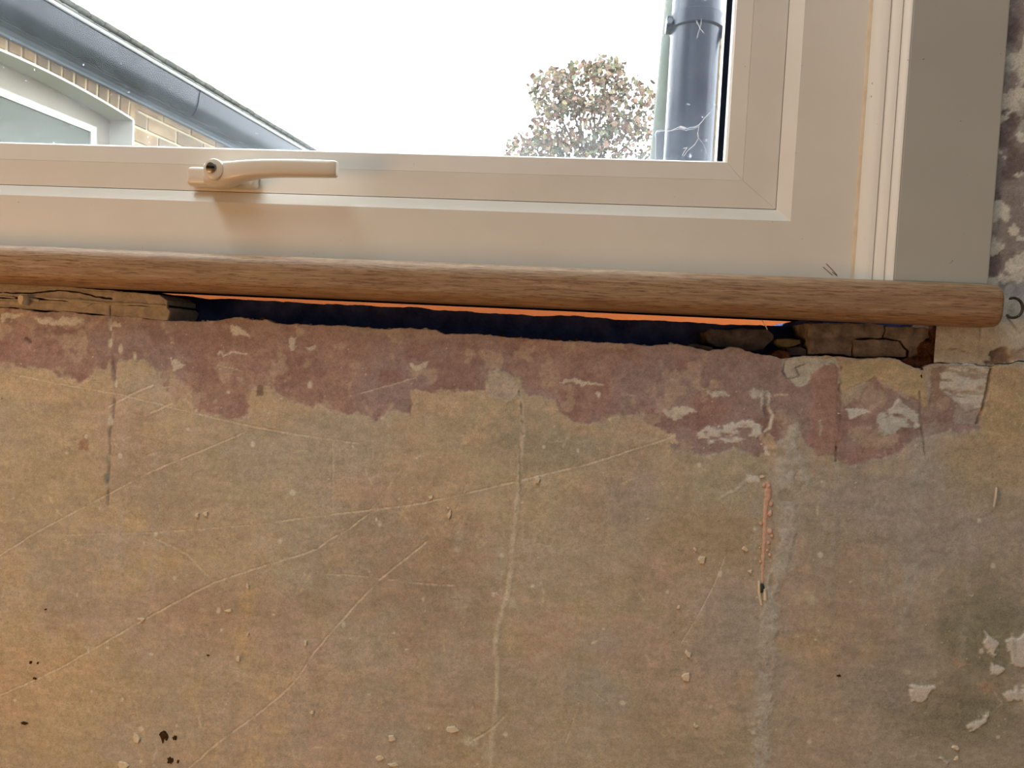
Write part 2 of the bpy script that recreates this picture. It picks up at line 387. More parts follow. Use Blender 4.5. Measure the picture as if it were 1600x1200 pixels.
    A[:] = A*(1-R[..., None])+redc*R[..., None]
    # ochre halo just below the band
    H = pmask(x, z, [(640, 600), (690, 612), (760, 612), (812, 600), (860, 622), (900, 655), (1040, 668), (1050, 720), (960, 690), (900, 690), (850, 680), (790, 640), (700, 650), (650, 655)], .004, .008, 50, 301)
    mixc(H*(1-R)*sm(.35, .55, n4), (178, 144, 106), .6)
    mixc(pmask(x, z, [(385, 612), (470, 620), (470, 665), (400, 668)], .003, .008, 60, 305)*sm(.4, .6, n4), (178, 146, 108), .6)
    mixc(pmask(x, z, [(0, 560), (160, 590), (260, 620), (250, 640), (0, 620)], .004, .008, 60, 308)*(1-R)*sm(.4, .6, n4), (180, 148, 110), .5)
    mixc(pmask(x, z, [(1180, 700), (1340, 725), (1450, 690), (1530, 680), (1500, 720), (1400, 735), (1300, 760), (1200, 740)], .004, .008, 60, 311)*(1-R)*sm(.35, .6, n4), (168, 138, 104), .5)
    relief = np.zeros(x.shape)
    relief += -.0006*R*(.5+fbm(x, z, 60, 3, 99))
    def patch(pts, c, k=1.0, rl=0.0, soft=.0006, warp=.004, wsc=110, sd=0, tex=None):
        mk = pmask(x, z, pts, soft, warp, wsc, sd)
        if tex is not None: mk = mk*sm(tex[0], tex[1], fbm(x*tex[2], z*tex[3], 140, 4, sd+3))
        mixc(mk, c, k); relief[:] += rl*mk; return mk
    # bare plaster tongue at the middle crack
    patch([(758, 618), (766, 582), (782, 576), (812, 598), (815, 618), (790, 632)], (166, 144, 120), .9, .0004, sd=401)
    # right side patches
    patch([(1316, 612), (1316, 566), (1400, 563), (1442, 582), (1450, 640), (1440, 628), (1366, 589)], (164, 136, 96), 1, .0005, .0006, .002, sd=405)
    patch([(1224, 566), (1240, 556), (1305, 558), (1316, 575), (1290, 568), (1270, 590), (1264, 600), (1240, 600), (1226, 588)], (168, 154, 130), 1, -.0008, sd=409)
    patch([(1268, 585), (1285, 570), (1304, 574), (1312, 612), (1308, 705), (1285, 708), (1265, 690), (1270, 640)], (144, 102, 84), .8, .0006, .001, .005, sd=413)
    patch([(1455, 572), (1478, 572), (1474, 620), (1462, 640), (1454, 612)], (136, 104, 80), .85, sd=415)
    patch([(1092, 676), (1110, 668), (1150, 664), (1170, 655), (1186, 668), (1188, 680), (1150, 690), (1128, 688), (1098, 702)], (192, 180, 158), 1, .0006, .0008, .005, 120, 417, (.30, .42, .4, 1))
    patch([(1320, 640), (1336, 638), (1345, 640), (1360, 644), (1350, 650), (1330, 658)], (190, 176, 152), 1, .0006, sd=419)
    patch([(1372, 650), (1400, 630), (1404, 622), (1420, 640), (1440, 645), (1436, 664), (1405, 668), (1395, 684), (1376, 682)], (180, 168, 148), .9, .0006, sd=423, tex=(.38, .5, .5, 1))
    patch([(1400, 622), (1412, 624), (1408, 632), (1399, 630)], (200, 186, 160), 1, .0004, sd=425)
    patch([(1468, 582), (1484, 572), (1546, 573), (1542, 610), (1532, 640), (1505, 648), (1495, 630), (1470, 612)], (192, 178, 156), 1, .0006, sd=429, tex=(.33, .45, .35, 1.6))
    patch([(1495, 630), (1532, 640), (1526, 668), (1490, 660)], (146, 130, 114), .8, 0, sd=431)
    patch([(1545, 574), (1620, 560), (1620, 700), (1540, 690), (1530, 640)], (170, 136, 92), .7, .0003, sd=433)
    patch([(1100, 607), (1112, 612), (1126, 612), (1144, 618), (1138, 622), (1116, 620)], (184, 168, 144), 1, .0004, sd=437)
    patch([(1168, 610), (1176, 604), (1188, 612), (1188, 620), (1172, 620)], (172, 156, 134), 1, .0004, sd=439)
    patch([(1193, 614), (1206, 614), (1210, 624), (1196, 640), (1192, 640)], (184, 168, 146), .8, .0004, sd=443)
    patch([(1186, 684), (1200, 672), (1212, 682), (1208, 706), (1196, 700)], (172, 138, 104), 1, .0004, sd=447)
    patch([(1040, 676), (1054, 676), (1062, 690), (1048, 694)], (190, 156, 122), 1, .0003, sd=451)
    patch([(1112, 790), (1168, 744), (1188, 752), (1180, 760), (1170, 754)], (184, 168, 142), .6, .0003, sd=453)
    patch([(1168, 748), (1186, 744), (1190, 753), (1170, 756)], (196, 184, 160), .9, .0006, sd=455)
    # red band scuffs
    for i, P in enumerate(([(358, 508), (372, 504), (382, 520), (390, 528), (362, 524)], [(0, 487), (40, 490), (20, 500), (0, 498)], [(52, 494), (90, 500), (96, 492), (128, 497), (132, 503), (90, 508), (60, 502)], [(174, 502), (188, 502), (190, 507), (176, 508)], [(268, 560), (282, 562), (290, 574), (270, 578)], [(340, 550), (386, 551), (386, 555), (342, 553)],
        [(640, 570), (672, 566), (664, 578), (644, 576)], [(874, 593), (910, 596), (942, 602), (940, 606), (905, 600), (876, 597)], [(930, 612), (938, 614), (936, 620), (930, 618)], [(450, 528), (462, 524), (460, 546), (452, 546)], [(1040, 640), (1075, 636), (1086, 644), (1060, 656), (1044, 652)], [(478, 540), (492, 542), (488, 548)], [(268, 590), (300, 604), (305, 640), (262, 620)], [(690, 625), (712, 622), (706, 634), (690, 634)])):
        patch(P, (190, 170, 142) if i < 12 else (174, 142, 112), .85 if i < 12 else .6, .0003, .0006, .004, 140, 501+i*5)
    # grey mineral streak running down on the right
    patch([(1213, 700), (1240, 655), (1252, 690), (1262, 745), (1245, 800), (1238, 850), (1226, 920), (1214, 1000), (1204, 1100), (1200, 1210), (1176, 1210), (1184, 1080), (1190, 960), (1212, 850), (1222, 790), (1214, 745)], (164, 150, 128), .85, .0007, .003, .006, 60, 611, (.3, .5, 1, .6))
    patch([(1420, 690), (1452, 660), (1460, 700), (1440, 790), (1424, 960), (1414, 960), (1420, 800)], (154, 140, 122), .6, .0002, .004, .006, 50, 621)
    for i, u in enumerate((1395, 1415, 1445, 1470, 250, 195, 1290, 1310)):
        mixc(stroke(x, z, [(u, 730 if u > 900 else 640), (u-6, 830), (u-14, 930)], .004, .003, .6, 700+i), (160, 145, 124), .35)
    # lower right lumps of pale plaster
    for i, P in enumerate(([(1422, 1072), (1440, 1068), (1468, 1072), (1456, 1082), (1440, 1098), (1426, 1094)], [(1515, 1132), (1545, 1112), (1542, 1128), (1518, 1142)], [(1562, 1085), (1600, 1072), (1625, 1080), (1620, 1100), (1570, 1096)], [(1572, 1000), (1600, 988), (1630, 1000), (1625, 1050), (1580, 1040)], [(1545, 1036), (1570, 1042), (1560, 1054), (1545, 1050)], [(1470, 1188), (1488, 1184), (1486, 1194)], [(1535, 985), (1560, 1000), (1550, 1020), (1536, 1010)])):
        patch(P, (206, 192, 164), .9, .0012, .001, .005, 120, 801+i*7)
    for i, P in enumerate(([(1480, 1028), (1520, 1036), (1500, 1044)], [(1520, 1060), (1560, 1075), (1540, 1085)])):
        patch(P, (170, 128, 96), .7, .0004, .001, .005, 120, 881+i*7)
    for i, (u, v, ru, rv, k) in enumerate(((800, 943, 8, 10, .7), (1268, 936, 10, 10, .5), (720, 940, 22, 20, .4), (716, 845, 10, 30, .35), (752, 620, 8, 8, .5), (735, 1158, 12, 9, .6), (765, 1178, 14, 16, .4), (1418, 1050, 8, 5, .6), (780, 880, 10, 26, .4), (768, 890, 26, 20, .2))):
        mixc(blob(x, z, u, v, ru, rv, 900+i*3, .5), (184, 168, 136), k)
    # scratches: pale line, shallow groove and a painted shade line along the lower lip
    SC = [([(-20, 880), (60, 830), (110, 803), (240, 735), (385, 675)], .0007, .8), ([(20, 585), (100, 601), (190, 617), (300, 645), (400, 668), (450, 677), (560, 693)], .0007, .7), ([(380, 663), (445, 676)], .0011, .8), ([(165, 638), (205, 616), (238, 602)], .0011, .85), ([(235, 645), (268, 630)], .0011, .7),
      ([(-20, 1095), (60, 1060), (100, 1040), (230, 965), (330, 912), (400, 888), (460, 870), (495, 858), (515, 843), (545, 827), (580, 800), (600, 795)], .0009, .7), ([(430, 815), (580, 797), (640, 790), (700, 778), (815, 750), (920, 725), (1050, 683)], .0009, .8), ([(100, 836), (240, 832), (420, 818)], .0005, .4),
      ([(296, 1200), (340, 1160), (400, 1118), (440, 1085), (465, 1060), (490, 1020), (520, 985), (560, 940), (600, 900), (640, 868), (665, 848)], .0010, .75), ([(1133, 870), (1118, 910), (1100, 945), (1065, 1005)], .0006, .75), ([(535, 622), (590, 607), (650, 590)], .0006, .5), ([(905, 1098), (895, 1130), (883, 1163)], .0007, .7), ([(735, 1160), (765, 1142), (790, 1118)], .0014, .7),
      ([(830, 920), (845, 945), (862, 960)], .0006, .4), ([(970, 880), (1000, 930), (1012, 945)], .0006, .4), ([(240, 840), (290, 865), (330, 905)], .0013, .45), ([(332, 568), (380, 580)], .0005, .7), ([(880, 1030), (910, 1065), (950, 1100)], .0005, .4), ([(1110, 1155), (1125, 1185)], .0006, .5), ([(1178, 840), (1180, 880)], .0005, .4), ([(500, 896), (560, 900), (660, 912), (710, 915)], .0005, .45),
      ([(580, 795), (600, 770), (625, 735)], .0005, .35), ([(720, 780), (712, 800), (730, 755)], .0005, .3), ([(520, 690), (520, 800)], .0012, .3), ([(580, 640), (582, 720), (600, 800)], .0006, .2)]
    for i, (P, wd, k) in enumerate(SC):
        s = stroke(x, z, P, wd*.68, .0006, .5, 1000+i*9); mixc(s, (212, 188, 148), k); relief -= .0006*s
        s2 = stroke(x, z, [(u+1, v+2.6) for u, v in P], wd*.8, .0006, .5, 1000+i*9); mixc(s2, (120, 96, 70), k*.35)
    # many short faint scuffs and drips
    rr = random.Random(11)
    for i in range(170):
        u, v = rr.uniform(-20, 1620), rr.uniform(600, 1200); a = rr.choice((rr.uniform(-.5, .1), rr.uniform(-2.2, 2.2), 1.5)); L = rr.uniform(5, 34)
        c = rr.choice(((204, 182, 142), (196, 164, 118), (118, 98, 74), (186, 166, 138)))
        mixc(stroke(x, z, [(u, v), (u+L*math.cos(a)*.5+rr.uniform(-3, 3), v+L*math.sin(a)*.5), (u+L*math.cos(a), v+L*math.sin(a))], rr.uniform(.0003, .0011), .0012, .7, 2000+i*7), c, rr.uniform(.25, .6))
    for i in range(26):
        u, v = rr.uniform(1150, 1600), rr.uniform(690, 880); L = rr.uniform(60, 260)
        mixc(stroke(x, z, [(u, v), (u-L*.03, v+L*.5), (u-L*.07, v+L)], rr.uniform(.0008, .003), .002, .6, 3000+i*7), rr.choice(((164, 150, 128), (132, 118, 96), (158, 142, 118))), rr.uniform(.2, .45))
    for i in range(70):
        u, v = rr.uniform(0, 1600), rr.uniform(600, 1200); q = rr.uniform(2.0, 4.5)
        mixc(blob(x, z, u, v, q, q*rr.uniform(.6, 1.5), 4000+i*3, .6), (222, 206, 172), rr.uniform(.4, .9))
    # vertical cracks
    mid = [(811, 612), (815, 640), (818, 680), (813, 720), (812, 760), (806, 800), (803, 830), (799, 880), (795, 925), (785, 955), (779, 985), (774, 1010), (778, 1040), (778, 1070), (774, 1110), (770, 1150), (766, 1215)]
    s = stroke(x, z, mid, .0020, .0014, .25, 1301); mixc(s, (186, 164, 132), .8); relief += .0005*s
    s = stroke(x, z, mid[:3], .0010, .0012, .5, 1303); mixc(s, (84, 66, 52), .7); relief -= .0016*s
    s = stroke(x, z, [(812, 700), (813, 760), (806, 800)], .0008, .0018, .9, 1305); mixc(s, (104, 84, 62), .6)
    lft = [(172, 484), (172, 520), (174, 555), (180, 590), (178, 640), (172, 680), (171, 730), (168, 790)]
    s = stroke(x, z, lft, .0011, .0010, .5, 1311); mixc(s, (104, 88, 72), .7); relief -= .001*s
    s = stroke(x, z, [(171, 500), (172, 515)], .0013, .001, .3, 1313); mixc(s, (208, 192, 160), .9)
    for i, (u, v) in enumerate(((172, 536), (181, 600), (172, 656), (173, 660), (188, 545), (210, 556))):
        mixc(blob(x, z, u, v, 4, 8, 1320+i), (212, 194, 156), .8)
    mixc(blob(x, z, 166, 748, 6, 12, 1331), (92, 106, 92), .8); mixc(blob(x, z, 168, 718, 4, 8, 1333), (104, 112, 96), .6)
    s = stroke(x, z, [(1314, 572), (1312, 600), (1314, 640), (1309, 680), (1307, 720)], .0008, .0016, .5, 1341); mixc(s, (84, 60, 46), .8); relief -= .0012*s
    s = stroke(x, z, [(1437, 612), (1439, 640), (1442, 680), (1447, 715)], .0007, .0008, .4, 1343); mixc(s, (92, 74, 58), .8); relief -= .001*s
    s = stroke(x, z, [(1226, 566), (1223, 580), (1230, 592), (1250, 588), (1244, 575), (1260, 568)], .0006, .001, .3, 1345); mixc(s, (78, 64, 54), .8); relief -= .001*s
    s = stroke(x, z, [(1548, 576), (1544, 605), (1534, 640), (1528, 662)], .0011, .001, .2, 1347); mixc(s, (86, 68, 52), .85); relief -= .0016*s
    s = stroke(x, z, [(1197, 615), (1194, 635), (1200, 655), (1196, 680)], .0018, .0018, .4, 1349); mixc(s, (86, 66, 56), .7); relief -= .0012*s
    s = stroke(x, z, [(1203, 640), (1208, 648), (1203, 668), (1195, 674)], .0011, .001, .5, 1351); mixc(s, (204, 186, 156), .85)
    mixc(pmask(x, z, [(1193, 697), (1199, 697), (1200, 708), (1204, 709), (1203, 711), (1196, 711)], .0005, .001, 200, 1353), (216, 192, 152), .95)
    mixc(pmask(x, z, [(124, 690), (136, 680), (140, 702), (122, 704)], .0008, .003, 200, 1355), (138, 96, 70), .8)
    mixc(pmask(x, z, [(402, 600), (412, 600), (410, 620), (402, 620)], .0008, .003, 200, 1357), (96, 66, 54), .8)
    s = stroke(x, z, [(40, 529), (46, 534)], .0016, .0005, 0, 1359); mixc(s, (76, 52, 40), .8); relief -= .0012*s
    # fine pale specks
    sp = fbm(x, z, 420, 2, 1401); mixc(sm(.90, .94, sp), (204, 186, 150), .7)
    sp = fbm(x, z, 260, 2, 1411); mixc(sm(.92, .95, sp), (206, 190, 158), .8)
    mixc(sm(.92, .95, fbm(x, z, 300, 2, 1421)), (88, 68, 48), .7)
    # right strip beside the trim: flaking paint over dark red
    U = sm(0, .004, z-wl(1545, 500)[1])*sm(.26, .28, x)*(1-sm(.43, .56, x+.10*(fbm(x, z, 14, 4, 1499)-.5)))
    up = np.zeros_like(A); up[:] = C_(150, 136, 118)
    f = sm(.46, .52, fbm(x, z*.7, 40, 5, 1501)+.10*(sm(1.02, 1.2, z)-.3))[..., None]; up = up*(1-f)+C_(122, 104, 92)*f
    f = sm(.56, .64, fbm(x, z*.7, 55, 5, 1511))[..., None]; up = up*(1-f)+C_(92, 74, 66)*f
    f = sm(.60, .64, fbm(x, z, 70, 5, 1521))[..., None]; up = up*(1-f)+C_(186, 168, 142)*f
    A[:] = A*(1-U[..., None])+up*U[..., None]
    relief += U*.0016*(fbm(x, z*.7, 40, 5, 1501)-.5)*2
    # pale plaster just under the end of the sill
    G = sm(wl(1520, 570)[1]-.001, wl(1520, 568)[1]+.001, z+.001*fbm(x, z, 100, 3, 1531))*(1-sm(0, .012, z-wl(1545, 470)[1]+.02*(fbm(x, z, 50, 4, 1533)-.5)))*sm(.27, .28, x)
    mixc(G, (166, 148, 124), .95)
    mixc(G*sm(.5, .62, fbm(x, z, 45, 5, 1541)), (150, 130, 106), .7)
    s = stroke(x, z, [(1533, 505), (1530, 530), (1528, 548)], .0007, .0008, .3, 1551); mixc(s, (110, 94, 76), .8); relief -= .0008*s
    s = stroke(x, z, [(1484, 545), (1500, 547), (1512, 550)], .0006, .0008, .2, 1553); mixc(s, (92, 74, 60), .8); relief -= .0008*s
    h = pmask(x, z, [(1548, 547), (1576, 545), (1578, 566), (1550, 568), (1540, 572), (1538, 562), (1548, 562)], .0008, .003, 160, 1555)
    mixc(h, (104, 76, 58), .95); relief -= .003*h*(.5+fbm(x, z, 200, 3, 1557))
    h = pmask(x, z, [(1576, 548), (1620, 544), (1620, 560), (1578, 564)], .0008, .003, 160, 1559); mixc(h, (136, 106, 80), .8); relief -= .001*h
    A = np.array([.60, .555, .50])*(A/np.array([.34, .235, .15]))**.8
    A *= (1+.15*(n5-.5)*2+.10*(n6-.5)*2+.16*(nb-.5)*2+.05*(_rng2.rand(*x.shape)-.5)*2)[..., None]
    A = np.clip(A, .01, .88)
    relief += .0016*(fbm(x, z, 18, 4, 1601)-.5) + .0007*(n4-.5) + .0003*(n5-.5)
    return A, relief

EDGE = [(-60, 478), (0, 480), (40, 484), (60, 488), (100, 487), (125, 491), (170, 493), (200, 494), (240, 499), (265, 501), (310, 503), (340, 502), (355, 497), (365, 495), (385, 497), (395, 501), (415, 499), (430, 505), (450, 507), (480, 508), (520, 509), (560, 511), (600, 514), (640, 513), (680, 516), (695, 523), (720, 521), (745, 522), (790, 527), (830, 530), (880, 533), (940, 535), (990, 538), (1020, 541), (1045, 537), (1060, 538), (1070, 541), (1095, 545), (1110, 548), (1128, 547), (1140, 543), (1155, 544), (1165, 550), (1185, 553), (1205, 556), (1222, 561), (1240, 558), (1265, 556), (1290, 556), (1320, 561), (1345, 563), (1365, 560), (1390, 560), (1405, 563), (1425, 573), (1440, 577), (1455, 569), (1475, 568), (1500, 569), (1530, 572), (1548, 574), (1560, 570), (1600, 566), (1700, 562)]
EX = np.array([wl(*p)[0] for p in EDGE]); EZ = np.array([wl(*p)[1] for p in EDGE])
def edge_z(x):
    return np.interp(x, EX, EZ) + .0012*(fbm(x, x*0, 220, 3, 77)-.5)*2

def sheet(xs, zfun, nt, back=0.0, rel=1.0):
    """grid of quads; zfun(x,t)->z; returns verts, faces, colours. 'back' adds a turned-in top edge"""
    X = np.repeat(np.asarray(xs)[:, None], nt, 1); T = np.repeat(np.linspace(0, 1, nt)[None, :], len(xs), 0)
    Z = zfun(X, T); A, rl = wall_paint(X, Z); Y = -rl*rel
    if back:
        for k, (dy, dz) in enumerate(((back*.12, .0004), (back*.5, .0), (back, -.001))):
            X = np.hstack([X, X[:, -1:]]); Z = np.hstack([Z, Z[:, nt-1:nt]+dz + .0008*(fbm(X[:, :1], X[:, :1]*0, 300, 2, 88+k)-.5)]); Y = np.hstack([Y, Y[:, nt-1:nt]+dy])
            A = np.hstack([A, A[:, nt-1:nt]*.9])
    nx, nz = X.shape
    V = np.stack([X, Y, Z], -1).reshape(-1, 3); I = np.arange(nx*nz).reshape(nx, nz)
    F = np.stack([I[:-1, :-1], I[1:, :-1], I[1:, 1:], I[:-1, 1:]], -1).reshape(-1, 4)
    return V, F, A.reshape(-1, 3)
def mesh_from(name, parts, mat):
    V = []; F = []; A = []; o = 0
    for v, f, a in parts: V.append(v); F.append(f+o); A.append(a); o += len(v)
    V = np.concatenate(V); F = np.concatenate(F); A = np.concatenate(A)
    me = bpy.data.meshes.new(name); me.vertices.add(len(V)); me.vertices.foreach_set('co', V.astype(np.float32).ravel())
    me.loops.add(len(F)*4); me.loops.foreach_set('vertex_index', F.astype(np.int32).ravel())
    me.polygons.add(len(F)); me.polygons.foreach_set('loop_start', np.arange(0, len(F)*4, 4, dtype=np.int32))
    try: me.polygons.foreach_set('loop_total', np.full(len(F), 4, np.int32))
    except Exception: pass
    me.polygons.foreach_set('use_smooth', np.ones(len(F), bool))
    me.update(calc_edges=True)
    ca = me.color_attributes.new('Col', 'FLOAT_COLOR', 'POINT')
    ca.data.foreach_set('color', np.concatenate([A, np.ones((len(A), 1))], 1).astype(np.float32).ravel())
    me.materials.append(mat); return me

# ------------------------------------------------------------------ room shell
RX0, RX1, RY, RH = -2.3, 1.9, -3.4, 2.5
WX0, WX1, WZ0, WZ1 = -1.02, 0.2225, 1.0173, 2.2      # outer window frame
DX = .0009
xs = np.arange(-.60, .45, DX)
parts = [sheet(xs, lambda X, T: .49+(edge_z(X)-.49)*T, 530, .02)]
xs2 = np.arange(.2825, .45, .0014)
parts.append(sheet(xs2, lambda X, T: edge_z(X)+.0012+(1.30-edge_z(X))*T, 250))
def lin_sheet(x0, x1, z0, z1, st=.01):
    return sheet(np.linspace(x0, x1, max(2, int((x1-x0)/st))), lambda X, T: z0+(z1-z0)*T, max(2, int((z1-z0)/st)), 0.0, 0.0)
xe = xs[-1]; xe2 = xs2[-1]
parts += [lin_sheet(RX0, -.60, 0, .9835), lin_sheet(-.60, xe, 0, .49), lin_sheet(xe, RX1, 0, RH), lin_sheet(.2825, xe2, 1.30, RH), lin_sheet(RX0, -1.08, .9835, RH), lin_sheet(-1.08, .2825, 2.24, RH)]
wall = link('wall_north', mesh_from('wall_north', parts, PLASTER)); tag(wall, 'old bare plaster wall with a red-brown painted band under the window', kind='structure')
# masonry behind the plaster
def masonry():
    bm = bmesh.new()
    prof = []                                    # rough top of the inner leaf under the window
    gap = [(-200, 443), (240, 457), (300, 464), (330, 468), (360, 467), (420, 470), (480, 474), (560, 477), (620, 480), (650, 479), (675, 484), (730, 487), (800, 491), (850, 494), (900, 493), (960, 499), (1050, 502), (1090, 504), (1130, 507), (1180, 508), (1215, 509), (1236, 508), (1250, 500), (1400, 500)]
    GX = [at(u, v, .055)[0] for u, v in gap]; GZ = [at(u, v, .055)[2] for u, v in gap]
    X = np.arange(RX0, .30, .0025); top = np.interp(X, GX, GZ) + .0009*(fbm(X, X*0, 180, 3, 5)-.5)*2
    for y0, y1, nzs in ((.055, .21, 14),):
        fr = []
        for x, t in zip(X, top):
            zs = np.concatenate([[0, .5], np.linspace(.93, t, nzs)])
            col = [bm.verts.new((x, y0 + (.007*(mnoise.noise(Vector((x*55, z*55, 1)))) if z > .6 else 0), z)) for z in zs]
            col += [bm.verts.new((x, y1, t-.002)), bm.verts.new((x, y1, 0))]; fr.append(col)
        for a, b in zip(fr, fr[1:]):
            for i in range(len(a)-1): bm.faces.new((a[i], b[i], b[i+1], a[i+1]))
    return bm
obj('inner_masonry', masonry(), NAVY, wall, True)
bm = bmesh.new()
add_box(bm, .318, RX1, .012, .21, 0, RH); add_box(bm, RX0, -1.06, .012, .21, .99, RH); add_box(bm, -1.06, .318, .03, .21, 2.21, RH)
obj('masonry', bm, MORTAR, wall)
bm = bmesh.new()
zp = at(600, 472.3, .085)[2]
add_box(bm, -1.06, .318, .078, .1, zp, WZ0+.004)                     # black strip added to draw the shadow line below the sill nose
obj('sill_shadow_strip', bm, GASKET, wall)

tag(obj('floor', box(RX0, RX1, RY, .2, -.1, 0), FLOORM), 'bare floor', kind='structure')
tag(obj('ceiling', box(RX0, RX1, RY, .2, RH, RH+.1), CEILM), kind='structure')
tag(obj('wall_west', box(RX0-.1, RX0, RY, .2, 0, RH), ROOMW), kind='structure')
tag(obj('wall_east', box(RX1, RX1+.1, RY, .2, 0, RH), ROOMW), kind='structure')
tag(obj('wall_south', box(RX0, RX1, RY-.1, RY, 0, RH), ROOMW), kind='structure')

# ------------------------------------------------------------------ window
win = empty('window_1', (0, .05, WZ0)); tag(win, 'white plastic casement window with dusty double glazing', kind='structure')
def rail(name, prof, side, mat, parent, g=.00012):
    """one mitred member of a rectangular frame; prof = [(inset x, inset z, y)]"""
    def corner(p, cx, cz):
        dx, dz, y = p
        return [WX0+dx if cx == 0 else WX1-dx, y, WZ0+dz if cz == 0 else WZ1-dz]
    ends = {'bottom': ((0, 0), (1, 0)), 'right': ((1, 0), (1, 1)), 'top': ((1, 1), (0, 1)), 'left': ((0, 1), (0, 0))}[side]
    def st(k):
        def f(p):
            c = corner(p, *ends[k]); s = g if k == 0 else -g
            if side == 'bottom': c[0] += s
            if side == 'top': c[0] -= s
            if side == 'right': c[2] += s
            if side == 'left': c[2] -= s
            return c
        return f
    o = obj(name, extrude_profile(prof, [st(0), st(1)]), mat, parent)
    o.matrix_parent_inverse = parent.matrix_world.inverted() if False else Matrix.Translation(-parent.location)
    return o
def under(parent, o):
    o.parent = parent; o.matrix_parent_inverse = Matrix.Translation(-Vector(parent.location)); return o
F_ = [(0, 0, .09), (0, 0, .02), (.053, .053, .02), (.063, .064, .03), (.063, .064, .09)]
S_ = [(.0636, .0646, .088), (.0636, .0646, .030), (.092, .0877, .030), (.092, .0877, .0705), (.1078, .1052, .0712), (.1078, .1052, .085), (.070, .070, .085)]
B_ = [(.0922, .0879, .0302), (.1055, .1030, .0322), (.1072, .1045, .0345), (.1078, .1052, .0395), (.1078, .1052, .0415), (.0922, .0879, .0415)]
G_ = [(.1074, .1048, .0415), (.1080, .1054, .0415), (.1080, .1054, .0708), (.1000, .1000, .0708), (.1000, .1000, .0415)]
for sd in ('bottom', 'right', 'top', 'left'):
    rail('frame_rail', F_, sd, UPVC, win, 0); rail('sash_rail', S_, sd, UPVC, win); rail('glazing_bead', B_, sd, UPVC, win)
    rail('spacer_bar', G_, sd, GASKET, win)
under(win, obj('pane', box(WX0+.1, WX1-.1, .0425, .0428, WZ0+.1, WZ1-.1), GLASS2))
o = under(win, obj('pane', box(WX0+.1, WX1-.1, .0660, .0700, WZ0+.1, WZ1-.1), GLASS2)); o.data.materials.append(GLASS)
for p in o.data.polygons:
    if p.normal.y > .5: p.material_index = 1                          # weathered outer face
# weld marks at the lower right mitre of the outer frame
bm = bmesh.new()
for q in ([(1286, 417), (1294, 424), (1301, 430)], [(1291, 412), (1300, 421), (1308, 430)], [(1300, 425), (1308, 431)]):
    tube(bm, [at(u, v, .0199) for u, v in q], .0003, 5)
under(win, obj('weld_mark', bm, WELD))
# handle
def hp(u, v, Y): return Vector(at(u, v, Y))
bm = bmesh.new(); a = hp(293, 258, .019); b = hp(398, 291, .019)
zt, zb = hp(330, 261, .019).z, hp(330, 292, .019).z
add_box(bm, a.x, b.x, .016, .0305, zb, zt, .0045, 4)
hd = under(win, obj('handle', bm, HANDLE, None, True)); hd['label'] = 'cream lever handle with key lock'
hi = hd
def sub(o):
    o.parent = hd; o.matrix_parent_inverse = Matrix.Translation(Vector((0, 0, 0))) ; o.matrix_parent_inverse = hd.matrix_basis.inverted() @ Matrix.Identity(4)
    o.matrix_parent_inverse = Matrix.Identity(4); return o
# lever: rounded section swept along the grip
YL = -.012
st = []   # (u, v_top, v_bottom, y centre, half depth)
for (u, vt, vb, yc, hdp) in ((318, 252, 287, .008, .010), (330, 249, 289, .003, .012), (345, 249, 288, -.003, .0115), (362, 248.5, 283, -.008, .0095), (382, 247.5, 278.5, -.011, .0075), (405, 247, 275.5, -.013, .006), (440, 246.8, 274.5, -.014, .0055), (480, 247.6, 275, -.014, .0052), (512, 248.8, 275.5, -.0135, .0050), (522, 249.4, 275.5, -.0133, .0046), (525.5, 251.5, 273.5, -.0132, .0036)):
    yc += .008; t = hp(u, vt, yc-hdp); bt = hp(u, vb, yc-hdp); st.append((t.x, t.z, bt.z, yc, hdp))
bm = bmesh.new(); rows = []; NS = 20
for (x, z1, z0, yc, hdp) in st:
    row = []; hz_ = (z1-z0)/2; cz = (z1+z0)/2
    for k in range(NS):
        an = 2*math.pi*k/NS; cc, ss = math.cos(an), math.sin(an); e = .55
        row.append(bm.verts.new((x, yc+hdp*math.copysign(abs(cc)**e, cc), cz+hz_*math.copysign(abs(ss)**e, ss))))
    rows.append(row)
for r0, r1 in zip(rows, rows[1:]):
    for k in range(NS): bm.faces.new((r0[k], r0[(k+1) % NS], r1[(k+1) % NS], r1[k]))
bm.faces.new(rows[0]); bm.faces.new(list(reversed(rows[-1])))
sub(obj('lever', bm, HANDLE, None, True))
def disc_y(cx, cz, r, y0, y1, seg=36, rim=0):
    bm = bmesh.new(); prof = [(0, y0), (r-rim, y0), (r-rim*.3, y0+rim*.3), (r, y0+rim), (r, y1), (0, y1)]; rows = []
    for (rr, y) in prof[1:5]:
        rows.append([bm.verts.new((cx+rr*math.cos(2*math.pi*k/seg), y, cz+rr*math.sin(2*math.pi*k/seg))) for k in range(seg)])
    for r0, r1 in zip(rows, rows[1:]):
        for k in range(seg): bm.faces.new((r0[k], r0[(k+1) % seg], r1[(k+1) % seg], r1[k]))
    bm.faces.new(rows[0]); bm.faces.new(list(reversed(rows[-1]))); return bm
lk = hp(333, 264, -.008)
sub(obj('lock_boss', disc_y(lk.x, lk.z, .0092, -.0085, .014, rim=.0022), HANDLE, None, True))
lk2 = hp(329.5, 261.5, -.0092)
o = sub(obj('lock_cylinder', disc_y(lk2.x, lk2.z, .0046, -.0096, -.002, rim=.0006), CHROME, None, True)); o['label'] = 'round steel lock face'
sub(obj('keyhole', box(lk2.x-.0034, lk2.x+.0034, -.0102, -.0092, lk2.z-.0009, lk2.z+.0009), DARK))

